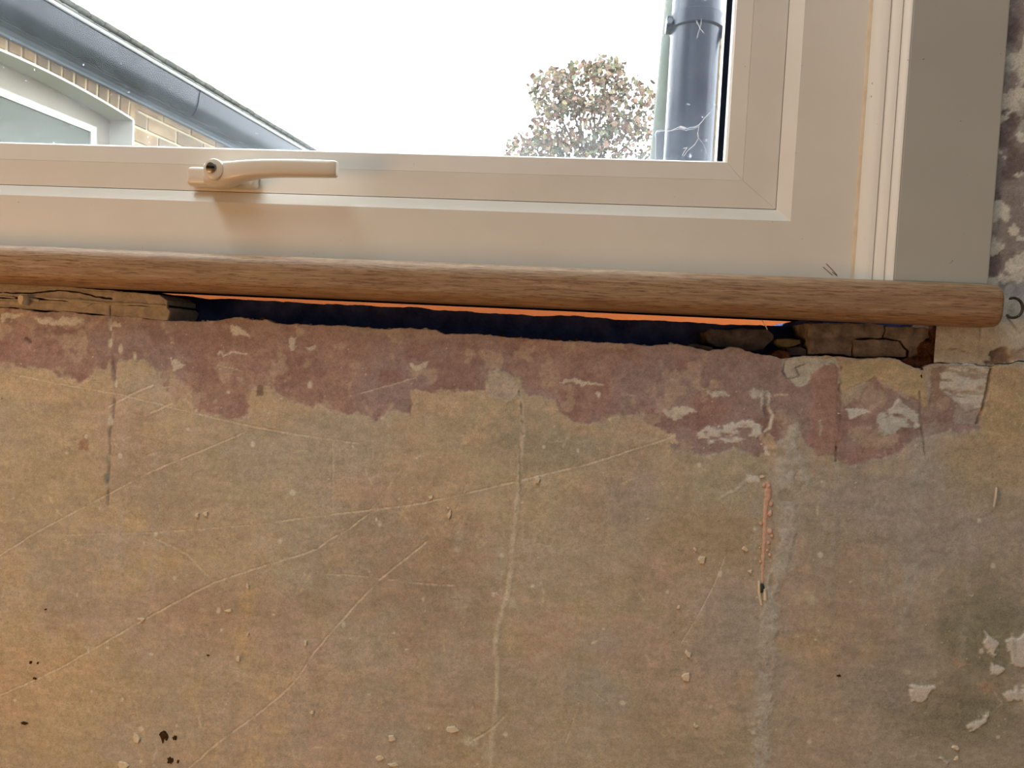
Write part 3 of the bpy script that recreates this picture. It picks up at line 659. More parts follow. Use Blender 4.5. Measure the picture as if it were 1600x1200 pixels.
# ------------------------------------------------------------------ mouldings on the right of the window
prof = [(.2225, .021)]
for k in range(1, 9):
    an = math.pi/2*k/8; prof.append((.2225+.0098*(1-math.cos(an))*1.0, .020-.014*math.sin(an)))
prof += [(.2326, .0063), (.2329, .0092), (.2333, .0092)]
for k in range(1, 7):
    an = math.pi/2*k/6; prof.append((.2333+.0060*(1-math.cos(an)), .0088-.0088*math.sin(an)))
prof += [(.2396, .0004), (.2399, .0020), (.2403, .0018)]
for k in range(1, 7):
    an = math.pi/2*k/6; prof.append((.2403+.0034*(1-math.cos(an)), .0015-.0095*math.sin(an)))
prof += [(.2437, .021)]
o = obj('trim_1', extrude_profile(prof, [lambda p: (p[0], p[1], 1.0207), lambda p: (p[0], p[1], 2.24)]), PAINT, None, True); tag(o, 'white beaded moulding strip right of the window', kind='structure')
bm = box(.2438, .3155, -.008, .021, 1.0207, 2.30, .0012, 2)
tag(obj('trim_2', bm, PANEL), 'flat white painted board between moulding and bare wall', kind='structure')
tag(obj('trim_3', box(-1.09, -1.0205, -.008, .021, 1.0207, 2.30, .0012, 2), PAINT), kind='structure')
tag(obj('trim_4', box(-1.0205, .2436, -.008, .021, 2.2, 2.30, .0012, 2), PAINT), kind='structure')
bm = bmesh.new(); pts = []
for k in range(60):
    z = 1.021+k*(2.19-1.021)/59; pts.append((.2222+.0006*mnoise.noise(Vector((z*40, 0, 0))), .0195, z))
tube(bm, pts, [.0019+.0008*mnoise.noise(Vector((p[2]*90, 3, 0))) for p in pts], 8)
tag(obj('trim_5', bm, CAULK, None, True), 'thin tan bead of old caulk beside the window frame', kind='structure')

# ------------------------------------------------------------------ window board (sill)
YN = -.030; zT, zB = 1.0203, .9872; R1 = .0120
def sill_prof():
    P = [(.0195, zT), (YN+R1*1.25+.002, zT)]
    for k in range(1, 9):
        a = math.pi/2*k/8; P.append((YN+R1*1.25-R1*1.25*math.sin(a), zT-R1+R1*math.cos(a)))
    rb = .0105
    for k in range(0, 9):
        a = math.pi/2*k/8; P.append((YN+rb-rb*math.cos(a), zB+rb-rb*math.sin(a)))
    P += [(-.004, zB), (-.004, 1.0035), (.0195, 1.0035)]; return P
SR = at(1571, 470, YN)[0]
SP = sill_prof(); cy0, cz0 = -.012, (zT+zB)/2
def sst(x, s):
    def f(p):
        return (x, cy0+(p[0]-cy0)*(1 if p[0] > -.01 else s), cz0+(p[1]-cz0)*(s if p[1] > zB+.02 or p[0] < -.003 else 1))
    return f
stations = [sst(-1.11, 1)] + [sst(x, 1) for x in np.linspace(-1.0, SR-.02, 40)] + [sst(SR-.005, 1), sst(SR-.0022, .985), sst(SR-.0006, .95), sst(SR, .90)]
sill = obj('window_board', extrude_profile(SP, stations), WOOD, None, True)
tag(sill, 'oak coloured window sill board with rounded front edge above the broken plaster', 'window sill')

# ------------------------------------------------------------------ broken edge: mortar, bricks, rubble
def poly(pts, Y): return [tuple(np.array(at(u, v, Y))[[0, 2]]) for u, v in pts]
def block(name, pts, y0, y1, mat, parent=None, **k):
    if name == 'brick':                       # tight cracks between the broken pieces
        cu = sum(p[0] for p in pts)/len(pts); cv = sum(p[1] for p in pts)/len(pts)
        pts = [(cu+(u-cu)*1.012, cv+(v-cv)*1.03) for u, v in pts]
    o = obj(name, rough_block(poly(pts, y0), y0, y1, **k), mat, parent, True); return o
block('mortar_block', [(-260, 424), (-120, 434), (0, 442), (130, 450), (250, 461), (262, 470), (261, 477), (170, 473), (90, 467), (0, 463), (-120, 456), (-260, 448)], .002, .05, MORTAR, wall, seed=1, amp=.0007, bev=.0006)
block('mortar_block', [(-260, 451), (-120, 459), (0, 466), (90, 470), (171, 476), (171, 492), (100, 487), (0, 479), (-120, 473), (-260, 466)], .001, .05, MORTAR, wall, seed=2, amp=.0007, bev=.0006)
block('mortar_block', [(173, 476), (261, 480), (266, 486), (262, 500), (240, 499), (173, 493)], .0015, .05, MORTAR, wall, seed=3, amp=.0007, bev=.0006)
bm = bmesh.new()
def ribbon(bm, pts, Y, th, r, seed=0):
    ps = []; 
    for (u, v) in pts: ps.append(Vector(at(u, v, Y)))
    dense = []
    for a, b in zip(ps, ps[1:]):
        k = max(1, int((b-a).length/.003))
        for i in range(k): dense.append(a.lerp(b, i/k))
    dense.append(ps[-1])
    tube(bm, [d + Vector((0, 0, .0006*mnoise.noise(d*200))) for d in dense], [r*(.6+.8*abs(mnoise.noise(d*150+Vector((seed, 0, 0))))) for d in dense], 8)
ribbon(bm, [(-20, 461), (0, 463), (24, 465)], .0012, 0, .0012); ribbon(bm, [(42, 466), (62, 470)], .0012, 0, .0016); ribbon(bm, [(70, 466), (100, 468), (135, 471), (170, 474), (215, 475), (262, 479)], .0012, 0, .0016)
o = obj('lime_streak', bm, LIME, wall, True); o['label'] = 'thin white lime line between the grey mortar layers'
block('lime_patch', [(104, 470), (146, 473), (138, 480), (126, 483), (112, 478)], .0002, .01, LIME, wall, seed=5, amp=.0006, cell=.003)
def crackline(pts, Y, r, parent=wall):
    bm = bmesh.new(); ribbon(bm, pts, Y, 0, r, 2); return bm
bm = bmesh.new(); ribbon(bm, [(-20, 456), (20, 458), (50, 458), (80, 455), (100, 454), (125, 457), (150, 464), (175, 467)], .0022, 0, .0009)
obj('mortar_crack', bm, DARK, wall)
o = block('wall_plug', [(27, 463), (31, 460), (36, 462), (37, 470), (34, 477), (29, 475), (27, 469)], -.006, .004, FLAKE, None, amp=.0003, cell=.002, seed=6)
tag(o, 'small white oval plug stuck in the grey mortar under the left of the sill', 'plug')
# bricks at the right
block('brick', [(1264, 507), (1279, 504), (1379, 508), (1383, 517), (1378, 528.5), (1334, 528.5), (1331, 545), (1331, 556), (1300, 553), (1264, 553)], .012, .06, BRICKD, wall, seed=11, amp=.0016, bev=.0006, cell=.0025)
block('brick', [(1335.5, 530.5), (1379, 530.5), (1404, 534), (1417, 548), (1416, 557), (1336, 558)], .009, .06, BRICKD, wall, seed=12, bev=.0006, cell=.0025)
block('brick', [(1386, 512), (1452, 512), (1453, 527), (1441, 534), (1439, 547), (1430, 560), (1420, 559), (1420, 549), (1407, 533), (1384, 527)], .010, .06, BRICKD, wall, seed=13, amp=.0016, bev=.0006, cell=.0025)
block('mortar_crumble', [(1442, 536), (1455, 528), (1458, 506), (1468, 506), (1474, 540), (1481, 548), (1480, 566), (1452, 568), (1440, 580), (1424, 574), (1406, 564), (1432, 560)], .004, .04, CRUMB, wall, seed=14, amp=.003, cell=.0025)
block('mortar_crumble', [(1436, 575), (1443, 574), (1446, 588), (1440, 595), (1435, 586)], -.0005, .01, CRUMB, wall, seed=15, amp=.0012, cell=.002)
block('lime_patch', [(1300, 556), (1345, 560), (1400, 560), (1395, 566), (1345, 569), (1310, 564)], .0005, .02, MORTAR, wall, seed=16, amp=.0012, cell=.003)
# loose rubble in the slot
tag(block('rubble_stone', [(1102, 519), (1110, 514), (1160, 514), (1200, 515), (1210, 522), (1210, 531), (1195, 547), (1160, 549), (1118, 543), (1105, 535)], .022, .05, SLATE, None, seed=21, amp=.0018), 'long dark stone lying in the dark slot under the sill', 'stone')
tag(block('rubble_chip', [(1214, 530), (1225, 528), (1252, 531), (1252, 537), (1240, 541), (1222, 542), (1215, 536)], .016, .03, OLIVE, None, seed=22, amp=.0012, cell=.003), 'small pale olive stone chip left of the broken brick, upper of two', 'stone')
tag(block('rubble_chip', [(1230, 544), (1250, 543), (1262, 546), (1263, 556), (1230, 555)], .015, .03, SLATE, None, seed=23, amp=.0012, cell=.003), 'small dark stone wedged below the pale olive chip', 'stone')
tag(block('slate_flake', [(1074, 538), (1090, 537), (1114, 543), (1116, 551), (1080, 549)], .008, .03, SLATE, None, seed=24, amp=.0006, cell=.003), 'thin slate flake on the broken plaster edge left of the long stone', 'stone')
block('mortar_crumble', [(1205, 552), (1218, 548), (1232, 549), (1238, 560), (1222, 566), (1210, 560)], .003, .02, CRUMB, wall, seed=25, amp=.002, cell=.0025)
# crumbs of plaster along the broken edge
for i in range(34):
    u = random.uniform(268, 1200); x = float(at(u, 520, 0)[0]); z = float(edge_z(np.array([x]))[0]); s = random.uniform(.0006, .0018) if i % 6 else random.uniform(.002, .003)
    bm = bmesh.new(); bmesh.ops.create_icosphere(bm, subdivisions=1, radius=1)
    for v in bm.verts: v.co *= 1+.5*mnoise.noise(v.co*2+Vector((i, 0, 0)))
    for v in bm.verts: v.co = Vector((v.co.x*s*1.3, v.co.y*s, v.co.z*s*.8))
    obj('plaster_crumb', bm, MORTAR if i % 3 else CRUMB, wall, False, (x, random.uniform(.002, .014), z+s*.3))
# orphan fibre hanging in the slot
bm = bmesh.new(); tube(bm, [hp(1190, 500, .0), hp(1193, 505, -.001), hp(1196, 509, 0), hp(1199, 515, .001)], .0004, 6)
tag(obj('splinter', bm, FLAKE), 'pale splinter hanging below the sill above the long dark stone', 'splinter')

# flakes and chips stuck to the wall
FL = [(840, 748, 6, 10), (703, 803, 5, 15), (1097, 875, 10, 8), (222, 966, 9, 5), (358, 954, 10, 6), (373, 1029, 9, 10), (323, 802, 6, 6), (309, 805, 7, 5), (478, 1005, 7, 8), (488, 1112, 6, 5), (610, 1154, 14, 11), (703, 1140, 18, 9), (613, 1194, 14, 6), (594, 1184, 10, 9), (214, 1153, 12, 14), (193, 1195, 18, 9), (1072, 1057, 14, 12), (1075, 1020, 7, 9), (1087, 1133, 6, 9), (674, 777, 6, 5), (1172, 893, 5, 5), (1060, 948, 6, 5), (1165, 858, 8, 7), (388, 916, 5, 6), (700, 794, 4, 5), (268, 560, 4, 5), (388, 991, 4, 5), (1493, 1184, 8, 6), (1492, 1168, 10, 7), (1310, 646, 5, 4), (1086, 858, 4, 6), (1190, 744, 8, 5)]
FDK = [(256, 1150, 16, 20), (273, 1153, 8, 9), (266, 1188, 11, 11), (278, 1190, 4, 6), (48, 1035, 5, 6), (59, 1036, 3, 4), (54, 1060, 6, 4), (38, 1130, 11, 5), (1311, 1056, 7, 3), (71, 952, 4, 3), (325, 1024, 5, 2)]
FP = np.array([wl(q[0], q[1]) for q in FL+FDK]); FR = wall_paint(FP[:, 0][:, None], FP[:, 1][:, None])[1][:, 0]
for i, (u, v, a, b) in enumerate(FL):
    p = hp(u, v, 0); s = .62/FPX; x, z = p.x, p.z; n = 6; ou = []
    for k in range(n):
        an = 2*math.pi*k/n; r = .85+1.0*mnoise.noise(Vector((math.cos(an)*1.9+i*3.37, math.sin(an)*1.9+i*.71, i*1.3+.5)))
        ou.append((x+a*.6*s*r*math.cos(an), z+b*.6*s*r*math.sin(an)))
    rl = float(FR[i])
    obj('paint_flake', rough_block(ou, -rl-.0016, -rl+.001, amp=.0003, cell=.002, seed=i, bev=.0005), FLAKE, wall, False)
DK = FDK
for i, (u, v, a, b) in enumerate(DK):
    p = hp(u, v, 0); s = .62/FPX; x, z = p.x, p.z; n = 15; ou = []
    for k in range(n):
        an = 2*math.pi*k/n; r = 1+.9*mnoise.noise(Vector((math.cos(an)*2.2+i*5, math.sin(an)*2.2, i*2)))
        ou.append((x+a*.46*s*r*math.cos(an), z+b*.46*s*r*math.sin(an)))
    rl = float(FR[len(FL)+i])
    obj('dirt_spot', rough_block(ou, -rl-.0010, -rl+.001, amp=.0004, cell=.002, seed=40+i, bev=.0004), DIRT, wall, False)
# pink filler run
bm = bmesh.new()
run = [(1199, 752, 5.0), (1200, 765, 7.5), (1200, 775, 7.0), (1197, 785, 5), (1196, 800, 4.5), (1195, 820, 4.2), (1194, 850, 4), (1192, 880, 3.8), (1191, 905, 3.6), (1190, 916, 2.6)]
dense = []
for a, b in zip(run, run[1:]):
    for i in range(5):
        t = i/5; dense.append([a[j]+(b[j]-a[j])*t for j in range(3)])
pts = [hp(u+1.2*mnoise.noise(Vector((v*.2, 0, 0))), v, .0005) for u, v, r in dense]
tube(bm, pts, [r*.78*.62/FPX*(1+.35*mnoise.noise(Vector((v*.3, 5, 0)))) for u, v, r in dense], 10)
for v in bm.verts: v.co.y = .0005+(v.co.y-.0005)*.5
for i, (u, v, r) in enumerate(((1205, 788, 3), (1204, 800, 2.5), (1203, 803, 3.5), (1203, 830, 4), (1206, 837, 3), (1201, 848, 2.6), (1199, 860, 2), (1203, 867, 2.6), (1189, 818, 2.6), (1188, 878, 2.2), (1201, 760, 3), (1194, 758, 3), (1187, 856, 1.6))):
    bmesh.ops.create_icosphere(bm, subdivisions=2, radius=r*.62/FPX, matrix=Matrix.Translation(hp(u, v, -.0004)) @ Matrix.Diagonal((1, .6, 1.2, 1)))
o = obj('filler_run', bm, PINK, wall, True); o['label'] = 'pinkish run of filler down the plaster'
bm = bmesh.new(); bmesh.ops.create_icosphere(bm, subdivisions=2, radius=4.5*.62/FPX, matrix=Matrix.Translation(hp(1190, 919, -.0005)) @ Matrix.Diagonal((1, .5, 1.7, 1)))
obj('paint_dab', bm, GREENP, wall, True)['label'] = 'small dark green dab at the end of the filler run'
bm = bmesh.new(); tube(bm, [hp(1186, 908, -.0008), hp(1186, 925, -.001), hp(1190, 945, -.0006)], .0011, 8); tube(bm, [hp(1195, 920, -.0008), hp(1196, 938, -.0008)], .0013, 8)
obj('filler_run', bm, FLAKE, wall, True)
# nail and hook
bm = bmesh.new(); tube(bm, [hp(1557, 762, -.001), hp(1556, 775, -.0035), hp(1553, 792, -.002)], [.0009, .0009, .0006], 8)
tag(obj('nail', bm, NAILM, None, True), 'thin pale nail sticking out of the bare wall at the right', 'nail')
bm = bmesh.new(); pts = []
cx, cv, r = 1583, 481, 15.5
for k in range(24):
    a = math.radians(-112+k*(255/23)); pts.append(hp(cx+r*math.cos(a)*.95, cv+r*math.sin(a), -.010 + .012*max(0, (k-15)/8)))
pts.insert(0, hp(1581, 466, -.0100))
tube(bm, pts, .0011, 8)
tag(obj('wire_hook', bm, RUST, None, True), 'curved rusty wire hook beside the right end of the sill', 'hook')

# cobweb on the glass
web = empty('cobweb', hp(1080, 200, .0418)); tag(web, 'wispy white cobweb across the lower right corner of the glass', 'cobweb')
bm = bmesh.new(); YW = .0405
def strand(pts, r=.00022, n=5):
    ps = [hp(u, v, YW) for u, v in pts]; dn = []
    for a, b in zip(ps, ps[1:]):
        for i in range(n):
            d = a.lerp(b, i/n); dn.append(d+Vector((.0006*mnoise.noise(d*400), 0, .0008*mnoise.noise(d*300+Vector((7, 0, 0))))))
    dn.append(ps[-1]); tube(bm, dn, r, 5)
strand([(1028, 206), (1050, 204), (1060, 199), (1068, 201), (1082, 199), (1092, 196), (1098, 188), (1110, 175)], .00032)
strand([(1050, 205), (1062, 201), (1072, 204), (1084, 201), (1093, 197)], .00022); strand([(1062, 198), (1072, 200)], .0006); strand([(1092, 197), (1090, 208), (1091, 216), (1086, 226), (1078, 232), (1068, 244)], .00026)
strand([(1090, 206), (1091, 214)], .0006); strand([(1092, 216), (1100, 226), (1104, 240)], .00018); strand([(1068, 232), (1074, 230), (1066, 243)], .0003); strand([(1104, 217), (1105, 221)], .0007); strand([(1072, 163), (1078, 164)], .0003); strand([(1088, 60), (1094, 44), (1096, 30)], .0002); strand([(1088, 32), (1094, 44), (1100, 52)], .0002)
o = under(web, obj('thread', bm, WEBM)); o['kind'] = 'stuff'

# ------------------------------------------------------------------ outside
tag(obj('ground', box(-12, 14, .25, 40, -.4, -.2), GRASS), kind='structure')
gw = empty('garden_fence', (0, .76, -.2)); tag(gw, 'orange-brown timber fence seen through the slot under the sill', 'fence')
for k in range(9):
    under(gw, obj('board', box(-1.95, .75, .75+.005*(k % 2), .775, -.18+k*.142, -.18+k*.142+.138, .004, 1), ORANGE))
# neighbouring wing on the left: local s along the wall, off towards us, z up
TH = math.radians(6.2); UX, UY = math.sin(TH), math.cos(TH); NX, NY = UY, -UX; X0 = -2.4
def wg(s, off, z): return (X0+UX*s+NX*off, UY*s+NY*off, z)
wing = empty('brick_house', wg(2.5, 0, -.2)); tag(wing, 'yellow brick house wing with black gutter and arched white window beyond the glass', 'house')
def wbox(s0, s1, o0, o1, z0, z1, bev=0):
    bm = box(s0, s1, o0, o1, z0, z1, bev=bev, seg=1)
    for v in bm.verts: v.co = Vector(wg(v.co.x, v.co.y, v.co.z))
    return bm
def wextr(prof, s0, s1, n=1):
    return extrude_profile(prof, [(lambda p, s=s: wg(s, p[0], p[1])) for s in np.linspace(s0, s1, n+1)])
SA, SB = 1.55, 2.685            # window opening along the wall
def arch(s):                     # soffit height of the flat arch
    m_ = (SA+SB)/2; h = (SB-SA)/2; return 1.931+.038*(1-((s-m_)/h)**2)
bm = bmesh.new()
add_box(bm, -.0, SA-.0, -.25, -.006, -.2, 2.06); add_box(bm, SB, 7.5, -.25, -.006, -.2, 2.06)
add_box(bm, SA, SB, -.25, -.006, -.2, .9); add_box(bm, SA, SB, -.25, -.15, .9, 2.06)
st_ = np.linspace(SA, SB, 17)
for a, b in zip(st_, st_[1:]):
    vs = [bm.verts.new(c) for c in ((a, -.006, arch(a)), (b, -.006, arch(b)), (b, -.006, 2.06), (a, -.006, 2.06), (a, -.25, arch(a)), (b, -.25, arch(b)), (b, -.25, 2.06), (a, -.25, 2.06))]
    for f in ((0, 1, 2, 3), (4, 5, 6, 7), (0, 1, 5, 4), (3, 2, 6, 7)): bm.faces.new([vs[i] for i in f])
for v in bm.verts: v.co = Vector(wg(*v.co))
under(wing, obj('mortar_wall', bm, OMORT))
# white painted reveal
bm = bmesh.new()
for a, b in zip(st_, st_[1:]):
    vs = [bm.verts.new(wg(*c)) for c in ((a, .006, arch(a)+.004), (b, .006, arch(b)+.004), (b, .006, arch(b)-.006), (a, .006, arch(a)-.006), (a, -.13, arch(a)+.004), (b, -.13, arch(b)+.004), (b, -.13, arch(b)-.006), (a, -.13, arch(a)-.006))]
    for f in ((0, 1, 2, 3), (4, 5, 6, 7), (3, 2, 6, 7), (0, 1, 5, 4)): bm.faces.new([vs[i] for i in f])
under(wing, obj('reveal', bm, WHITEO)); under(wing, obj('reveal', wbox(SB-.008, SB+.004, -.13, .006, .9, arch(SB)), WHITEO))
# window in the wing
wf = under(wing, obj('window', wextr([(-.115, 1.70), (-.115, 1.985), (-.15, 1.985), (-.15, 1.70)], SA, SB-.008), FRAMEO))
def wsub(o, parent): o.parent = parent; o.matrix_parent_inverse = Matrix.Identity(4); return o
bpy.context.view_layer.update()
def wsub(o, parent):
    o.parent = parent; o.matrix_parent_inverse = (parent.matrix_parent_inverse @ parent.matrix_basis).inverted() if False else Matrix.Identity(4)
    bpy.context.view_layer.update(); o.matrix_parent_inverse = parent.matrix_world.inverted(); return o
TS = 2.685-.008
# find pane edge along s at recess .10
def s_at(u, v, off):
    d = ROT.T @ np.array([(u-800)/FPX, (v-600)/FPX, 1.0]); o_ = np.array([X0+NX*off, NY*off, 0]); n_ = np.array([NX, NY, 0])
    t = ((o_-EYE) @ n_)/(d @ n_); p = EYE+t*d; return (p-o_) @ np.array([UX, UY, 0]), p[2]
ps, pz = s_at(141, 204, -.105); _, pz0 = s_at(0, 150, -.105); fs, _ = s_at(151, 215, -.10); _, fz = s_at(0, 137, -.10)
wsub(obj('sash', wextr([(-.10, pz0), (-.10, fz), (-.13, fz), (-.13, pz0)], SA+.05, fs), WHITEO), wf)
wsub(obj('sash', wbox(ps, fs, -.13, -.10, 1.2, pz0), WHITEO), wf)
wsub(obj('pane', wbox(SA+.06, ps, -.112, -.108, 1.2, pz0), FARPANE), wf)
# bricks: arch headers then stretcher courses
def brickmesh(nm, L, H, D):
    bm = box(0, L, 0, D, 0, H, bev=.003, seg=1); bmesh.ops.recalc_face_normals(bm, faces=bm.faces[:]); me = bpy.data.meshes.new(nm); bm.to_mesh(me); bm.free(); return me
BH = [brickmesh('header', .052, .13, .02) for _ in range(2)]; BS = [brickmesh('stretcher', .205, .062, .02) for _ in range(3)]
for me, mt in zip(BH+BS, (STOCK, STOCKD, STOCK, STOCKD, STOCK)): me.materials.append(mt)
wr = math.atan2(UY, UX)
def put(me, s, z, off=0, lean=0.0):
    o = link('brick', me); o.parent = wing; o.matrix_parent_inverse = Matrix.Translation(-Vector(wing.location))
    M_ = Matrix(((UX, -NX, 0, 0), (UY, -NY, 0, 0), (0, 0, 1, 0), (0, 0, 0, 1)))
    o.matrix_basis = Matrix.Translation(Vector(wg(s, off, z))) @ M_ @ Matrix.Rotation(lean, 4, 'Y'); return o
s = SA+.02
while s < SB+.03:
    put(BH[random.random() < .4], s, arch(min(s+.026, SB))+.008, random.uniform(-.001, .002), (s-(SA+SB)/2)*.10); s += .0645
for r in range(6):
    z = 1.62+r*.0735; s = SB+.075+(.11 if r % 2 else 0)
    if z > 1.91: s += .03
    s0 = SB+.012
    if s-s0 > .06:
        o = put(BS[r % 3], s0, z); o.scale.x = 1
        o.matrix_basis = o.matrix_basis @ Matrix.Diagonal(((s-.012-s0)/.205, 1, 1, 1))
    while s < 5.2:
        put(random.choice(BS), s, z, random.uniform(-.001, .002)); s += .217
# fascia, gutter, tiles
fp = [(0, 2.016), (.018, 2.016), (.018, 2.026), (.03, 2.030), (.03, 2.040), (.022, 2.044), (.036, 2.050), (.036, 2.060), (.028, 2.064), (.028, 2.20), (0, 2.20)]
under(wing, obj('fascia', wextr(fp, 0, 8, 8), GREYP))
gp = []
for k in range(13):
    a = math.radians(178+k*(182/12)); gp.append((.082+.052*math.cos(a+math.pi)*-1, 2.155+.112*math.sin(a)))
gp = [(.030, 2.160)]+[(.030+.104*(k/12), 2.155-.118*math.sin(math.pi*(k/12))**.55*(1 if k < 12 else 1)) for k in range(13)]
gp += [(.134, 2.163), (.140, 2.166), (.140, 2.174), (.132, 2.176), (.126, 2.166)]+[(.126-.090*(k/10), 2.160-.108*math.sin(math.pi*(k/10))**.55) for k in range(1, 10)]
under(wing, obj('gutter', wextr(gp, 0, 8, 8), BLACKP, None, True))
under(wing, obj('gutter_rim', wextr([(.138+.008*math.cos(k*math.pi/5), 2.173+.008*math.sin(k*math.pi/5)) for k in range(10)], 0, 8, 8), RIMM, None, True))
under(wing, obj('gutter_joint', wextr([(p[0]*1.0+(.004 if p[0] > .08 else 0), p[1]-.003) for p in gp], 2.98, 3.08, 1), BLACKP, None, True))
tb = box(0, .077, 0, .34, 0, .024, bev=.008, seg=2)
for v in tb.verts: v.co.z += .006*math.cos((v.co.x-.04)/.04*1.4)
bmesh.ops.recalc_face_normals(tb, faces=tb.faces[:]); tme = bpy.data.meshes.new('roof_tile'); tb.to_mesh(tme); tb.free(); tme.materials.append(TILE)
pitch = math.radians(19)
for k in range(80):
    for row in range(2):
        o = link('roof_tile', tme); o.parent = wing; o.matrix_parent_inverse = Matrix.Translation(-Vector(wing.location))
        B = Matrix(((UX, -NX, 0, 0), (UY, -NY, 0, 0), (0, 0, 1, 0), (0, 0, 0, 1)))
        o.matrix_basis = Matrix.Translation(Vector(wg(.4+k*.083+(.04 if row else 0), .115-row*.20, 2.176+row*.14+random.uniform(-.002, .002)))) @ B @ Matrix.Rotation(pitch+random.uniform(-.02, .02), 4, 'X')
rf = wextr([(.09, 2.165), (-2.0, 2.165+2.09*math.tan(pitch)), (-2.0, 2.1), (.02, 2.10)], .2, 7.4)
under(wing, obj('roof', rf, TILE))

# soil pipe just outside, right
cx_, cy_ = None, 1.0
pA = hp(1087.5, 0, cy_); pB = hp(1078, 250, cy_); px_ = (pA.x+pB.x)/2; PR = .0520
sp = empty('soil_pipe', (px_, cy_, -.2)); tag(sp, 'thick glossy black soil pipe outside the right of the window', 'pipe')
bm = bmesh.new(); tube(bm, [(px_, cy_, -.2), (px_, cy_, 3.2)], PR, 48); under(sp, obj('pipe', bm, PIPEM, None, True))
zb = hp(1085, 19, cy_-PR).z
bm = bmesh.new(); tube(bm, [(px_, cy_, zb-.020), (px_, cy_, zb-.017), (px_, cy_, zb+.010), (px_, cy_, zb+.013)], [PR+.001, PR+.005, PR+.005, PR+.001], 48)
add_box(bm, px_+PR-.004, px_+PR+.10, cy_-.012, cy_+.012, zb-.026, zb-.006, .002); add_box(bm, px_-PR-.012, px_-PR+.006, cy_-.02, cy_+.012, zb-.02, zb+.008, .003)
cl = under(sp, obj('bracket', bm, PIPEM, None, True))
bm = bmesh.new(); tube(bm, [(px_-PR-.006, cy_-.028, zb-.006), (px_-PR-.006, cy_-.016, zb-.006)], .006, 8)
under(sp, obj('bolt', bm, GREYP))
# leaning green pipe behind it
wp_ = empty('waste_pipe', hp(1034, 250, 1.25)); tag(wp_, 'weathered green pipe half hidden behind the black soil pipe', 'pipe')
bm = bmesh.new(); a = hp(1064, -60, 1.25); b = hp(1030, 320, 1.25); d = (b-a)
tube(bm, [a-d*.8, a, b, b+d*1.2], [.026, .030, .034, .036], 24); under(wp_, obj('pipe', bm, GREYGREEN, None, True))
bm = bmesh.new(); a = hp(1036, 205, 1.17); b = hp(1032, 330, 1.17)
tube(bm, [a, a+(b-a)*.04, a+(b-a)*.08, b], [.016, .019, .0165, .0165], 20); under(wp_, obj('overflow', bm, GREYP, None, True))
# pale brick pier beyond the pipe
pz = hp(1122, 33, 1.3).z; pxl = hp(1117, 100, 1.3).x
pier = empty('brick_pier', (pxl+.15, 1.4, -.2)); tag(pier, 'narrow pale yellow brick pier right of the black soil pipe', 'pier')
under(pier, obj('core', box(pxl+.006, pxl+.33, 1.306, 1.5, -.2, pz-.004), OMORT))
pm = brickmesh('pier_brick', .33, .062, .2); pm.materials.append(YELLOW); k = 0; z = pz-.062
while z > .9:
    o = link('brick', pm); o.parent = pier; o.matrix_parent_inverse = Matrix.Translation(-Vector(pier.location)); o.location = (pxl+random.uniform(0, .002), 1.3, z); z -= .0735

# tree far off
TY = 13.0
tree = empty('autumn_tree', (hp(925, 250, TY).x, TY, -.2)); tag(tree, 'autumn tree with sparse brown leaves beyond the glass', 'tree')
base = Vector((hp(925, 250, TY).x, TY, -.2)); bm = bmesh.new()
fork = hp(925, 300, TY); tube(bm, [base, base.lerp(fork, .5)+Vector((.05, 0, 0)), fork], [.16, .12, .09], 10)
LB = [(860, 150, .4), (930, 110, -.3), (985, 150, .2), (840, 215, -.4), (1005, 190, .5), (900, 130, .6), (950, 140, -.6), (815, 238, .2), (875, 120, -.1), (960, 105, .4), (990, 215, -.2)]
for (u, v, dy) in LB:
    e = hp(u, v, TY+dy); mid = fork.lerp(e, .5)+Vector((random.uniform(-.1, .1), random.uniform(-.1, .1), .1))
    tube(bm, [fork, mid, e], [.05, .022, .007], 6)
    for q in range(4):
        t = mid.lerp(e, random.uniform(.1, .9)); f = t+Vector((random.uniform(-.35, .35), random.uniform(-.3, .3), random.uniform(.0, .35))); tube(bm, [t, t.lerp(f, .5)+Vector((0, 0, .03)), f], [.012, .009, .004], 5)
under(tree, obj('trunk', bm, BARK, None, True))
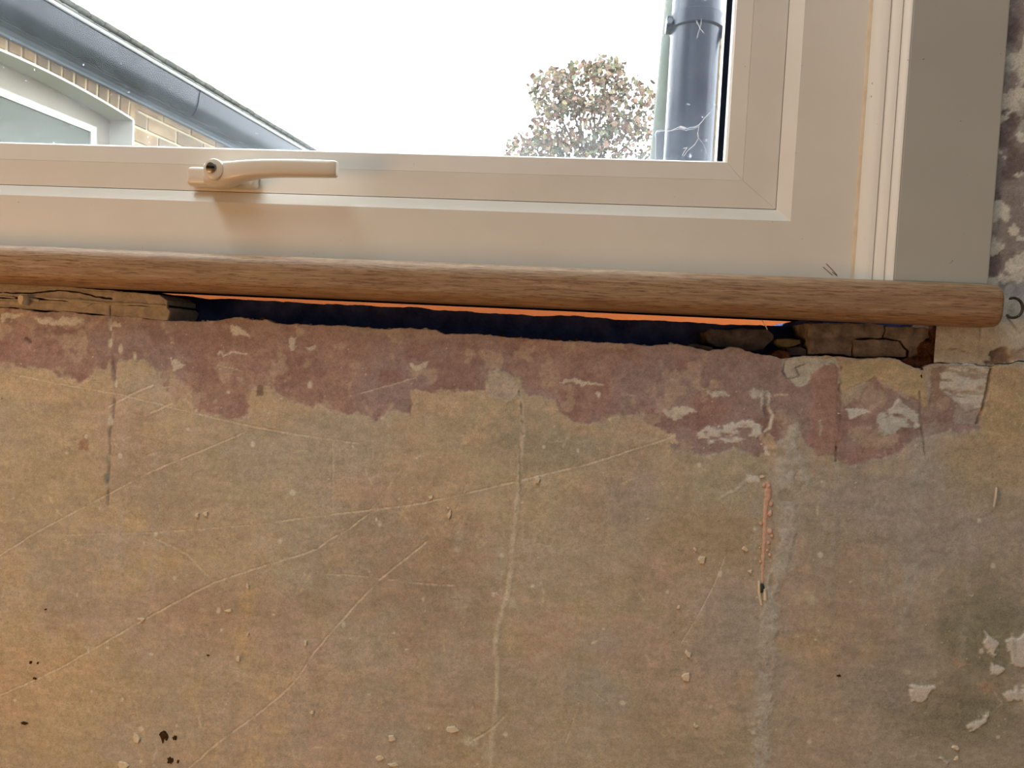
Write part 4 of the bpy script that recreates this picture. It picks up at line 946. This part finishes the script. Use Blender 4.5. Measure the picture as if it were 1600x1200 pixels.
def leaf_bm(bm, M_):
    pts = [(0, 0, 0), (.35, .06, .30), (.42, .05, .62), (0, .0, 1.05), (-.42, .05, .62), (-.35, .06, .30), (0, -.05, .5)]
    vs = [bm.verts.new(M_ @ Vector(p)) for p in pts]
    for i in range(6): bm.faces.new((vs[i], vs[(i+1) % 6], vs[6]))
lm = []
for mt in LEAFS:
    bm = bmesh.new(); leaf_bm(bm, Matrix.Scale(.105, 4)); me = bpy.data.meshes.new('leaf'); bm.to_mesh(me); bm.free(); me.materials.append(mt); lm.append(me)
LOBES = [(925, 135, 60, 40, 26), (862, 145, 34, 38, 14), (985, 165, 42, 42, 16), (905, 200, 75, 45, 30), (975, 225, 55, 34, 14), (835, 230, 45, 22, 8), (945, 110, 30, 22, 7), (875, 235, 60, 22, 12)]
def rleaf():
    u0, v0, ru, rv, wgt = random.choices(LOBES, [l[4] for l in LOBES])[0]
    r = random.random()**.45; a = random.uniform(0, 6.283); return hp(u0+ru*r*math.cos(a), v0+rv*r*math.sin(a), TY+random.uniform(-.7, .7))
for i in range(300):
    p = rleaf() if i > 26 else hp(*[(822, 130), (843, 118), (832, 125), (818, 135), (800, 236), (815, 228), (826, 215), (790, 240), (1006, 108), (1004, 100), (980, 98), (905, 100), (938, 95), (845, 165), (828, 170), (835, 190), (812, 212), (842, 208), (1015, 125), (870, 112), (890, 104), (960, 100), (825, 205), (808, 243), (850, 180), (790, 238), (998, 120)][i], TY)
    o = link('leaf', lm[random.choices(range(4), (5, 3, 4, 3))[0]]); o.parent = tree; o.matrix_parent_inverse = Matrix.Translation(-base)
    o.location = p; o.rotation_euler = (random.uniform(-1, 1), random.uniform(-3.1, 3.1), random.uniform(-3.1, 3.1)); o.scale = (random.uniform(.8, 1.35),)*3
for mi, mt in enumerate(LEAFS):
    bm = bmesh.new()
    for i in range(850):
        leaf_bm(bm, Matrix.Translation(rleaf()) @ Matrix.Rotation(random.uniform(0, 6.28), 4, 'Y') @ Matrix.Rotation(random.uniform(-1.2, 1.2), 4, 'X') @ Matrix.Rotation(random.uniform(0, 6.28), 4, 'Z') @ Matrix.Scale(random.uniform(.06, .115), 4))
    o = under(tree, obj('foliage', bm, mt)); o['kind'] = 'stuff'
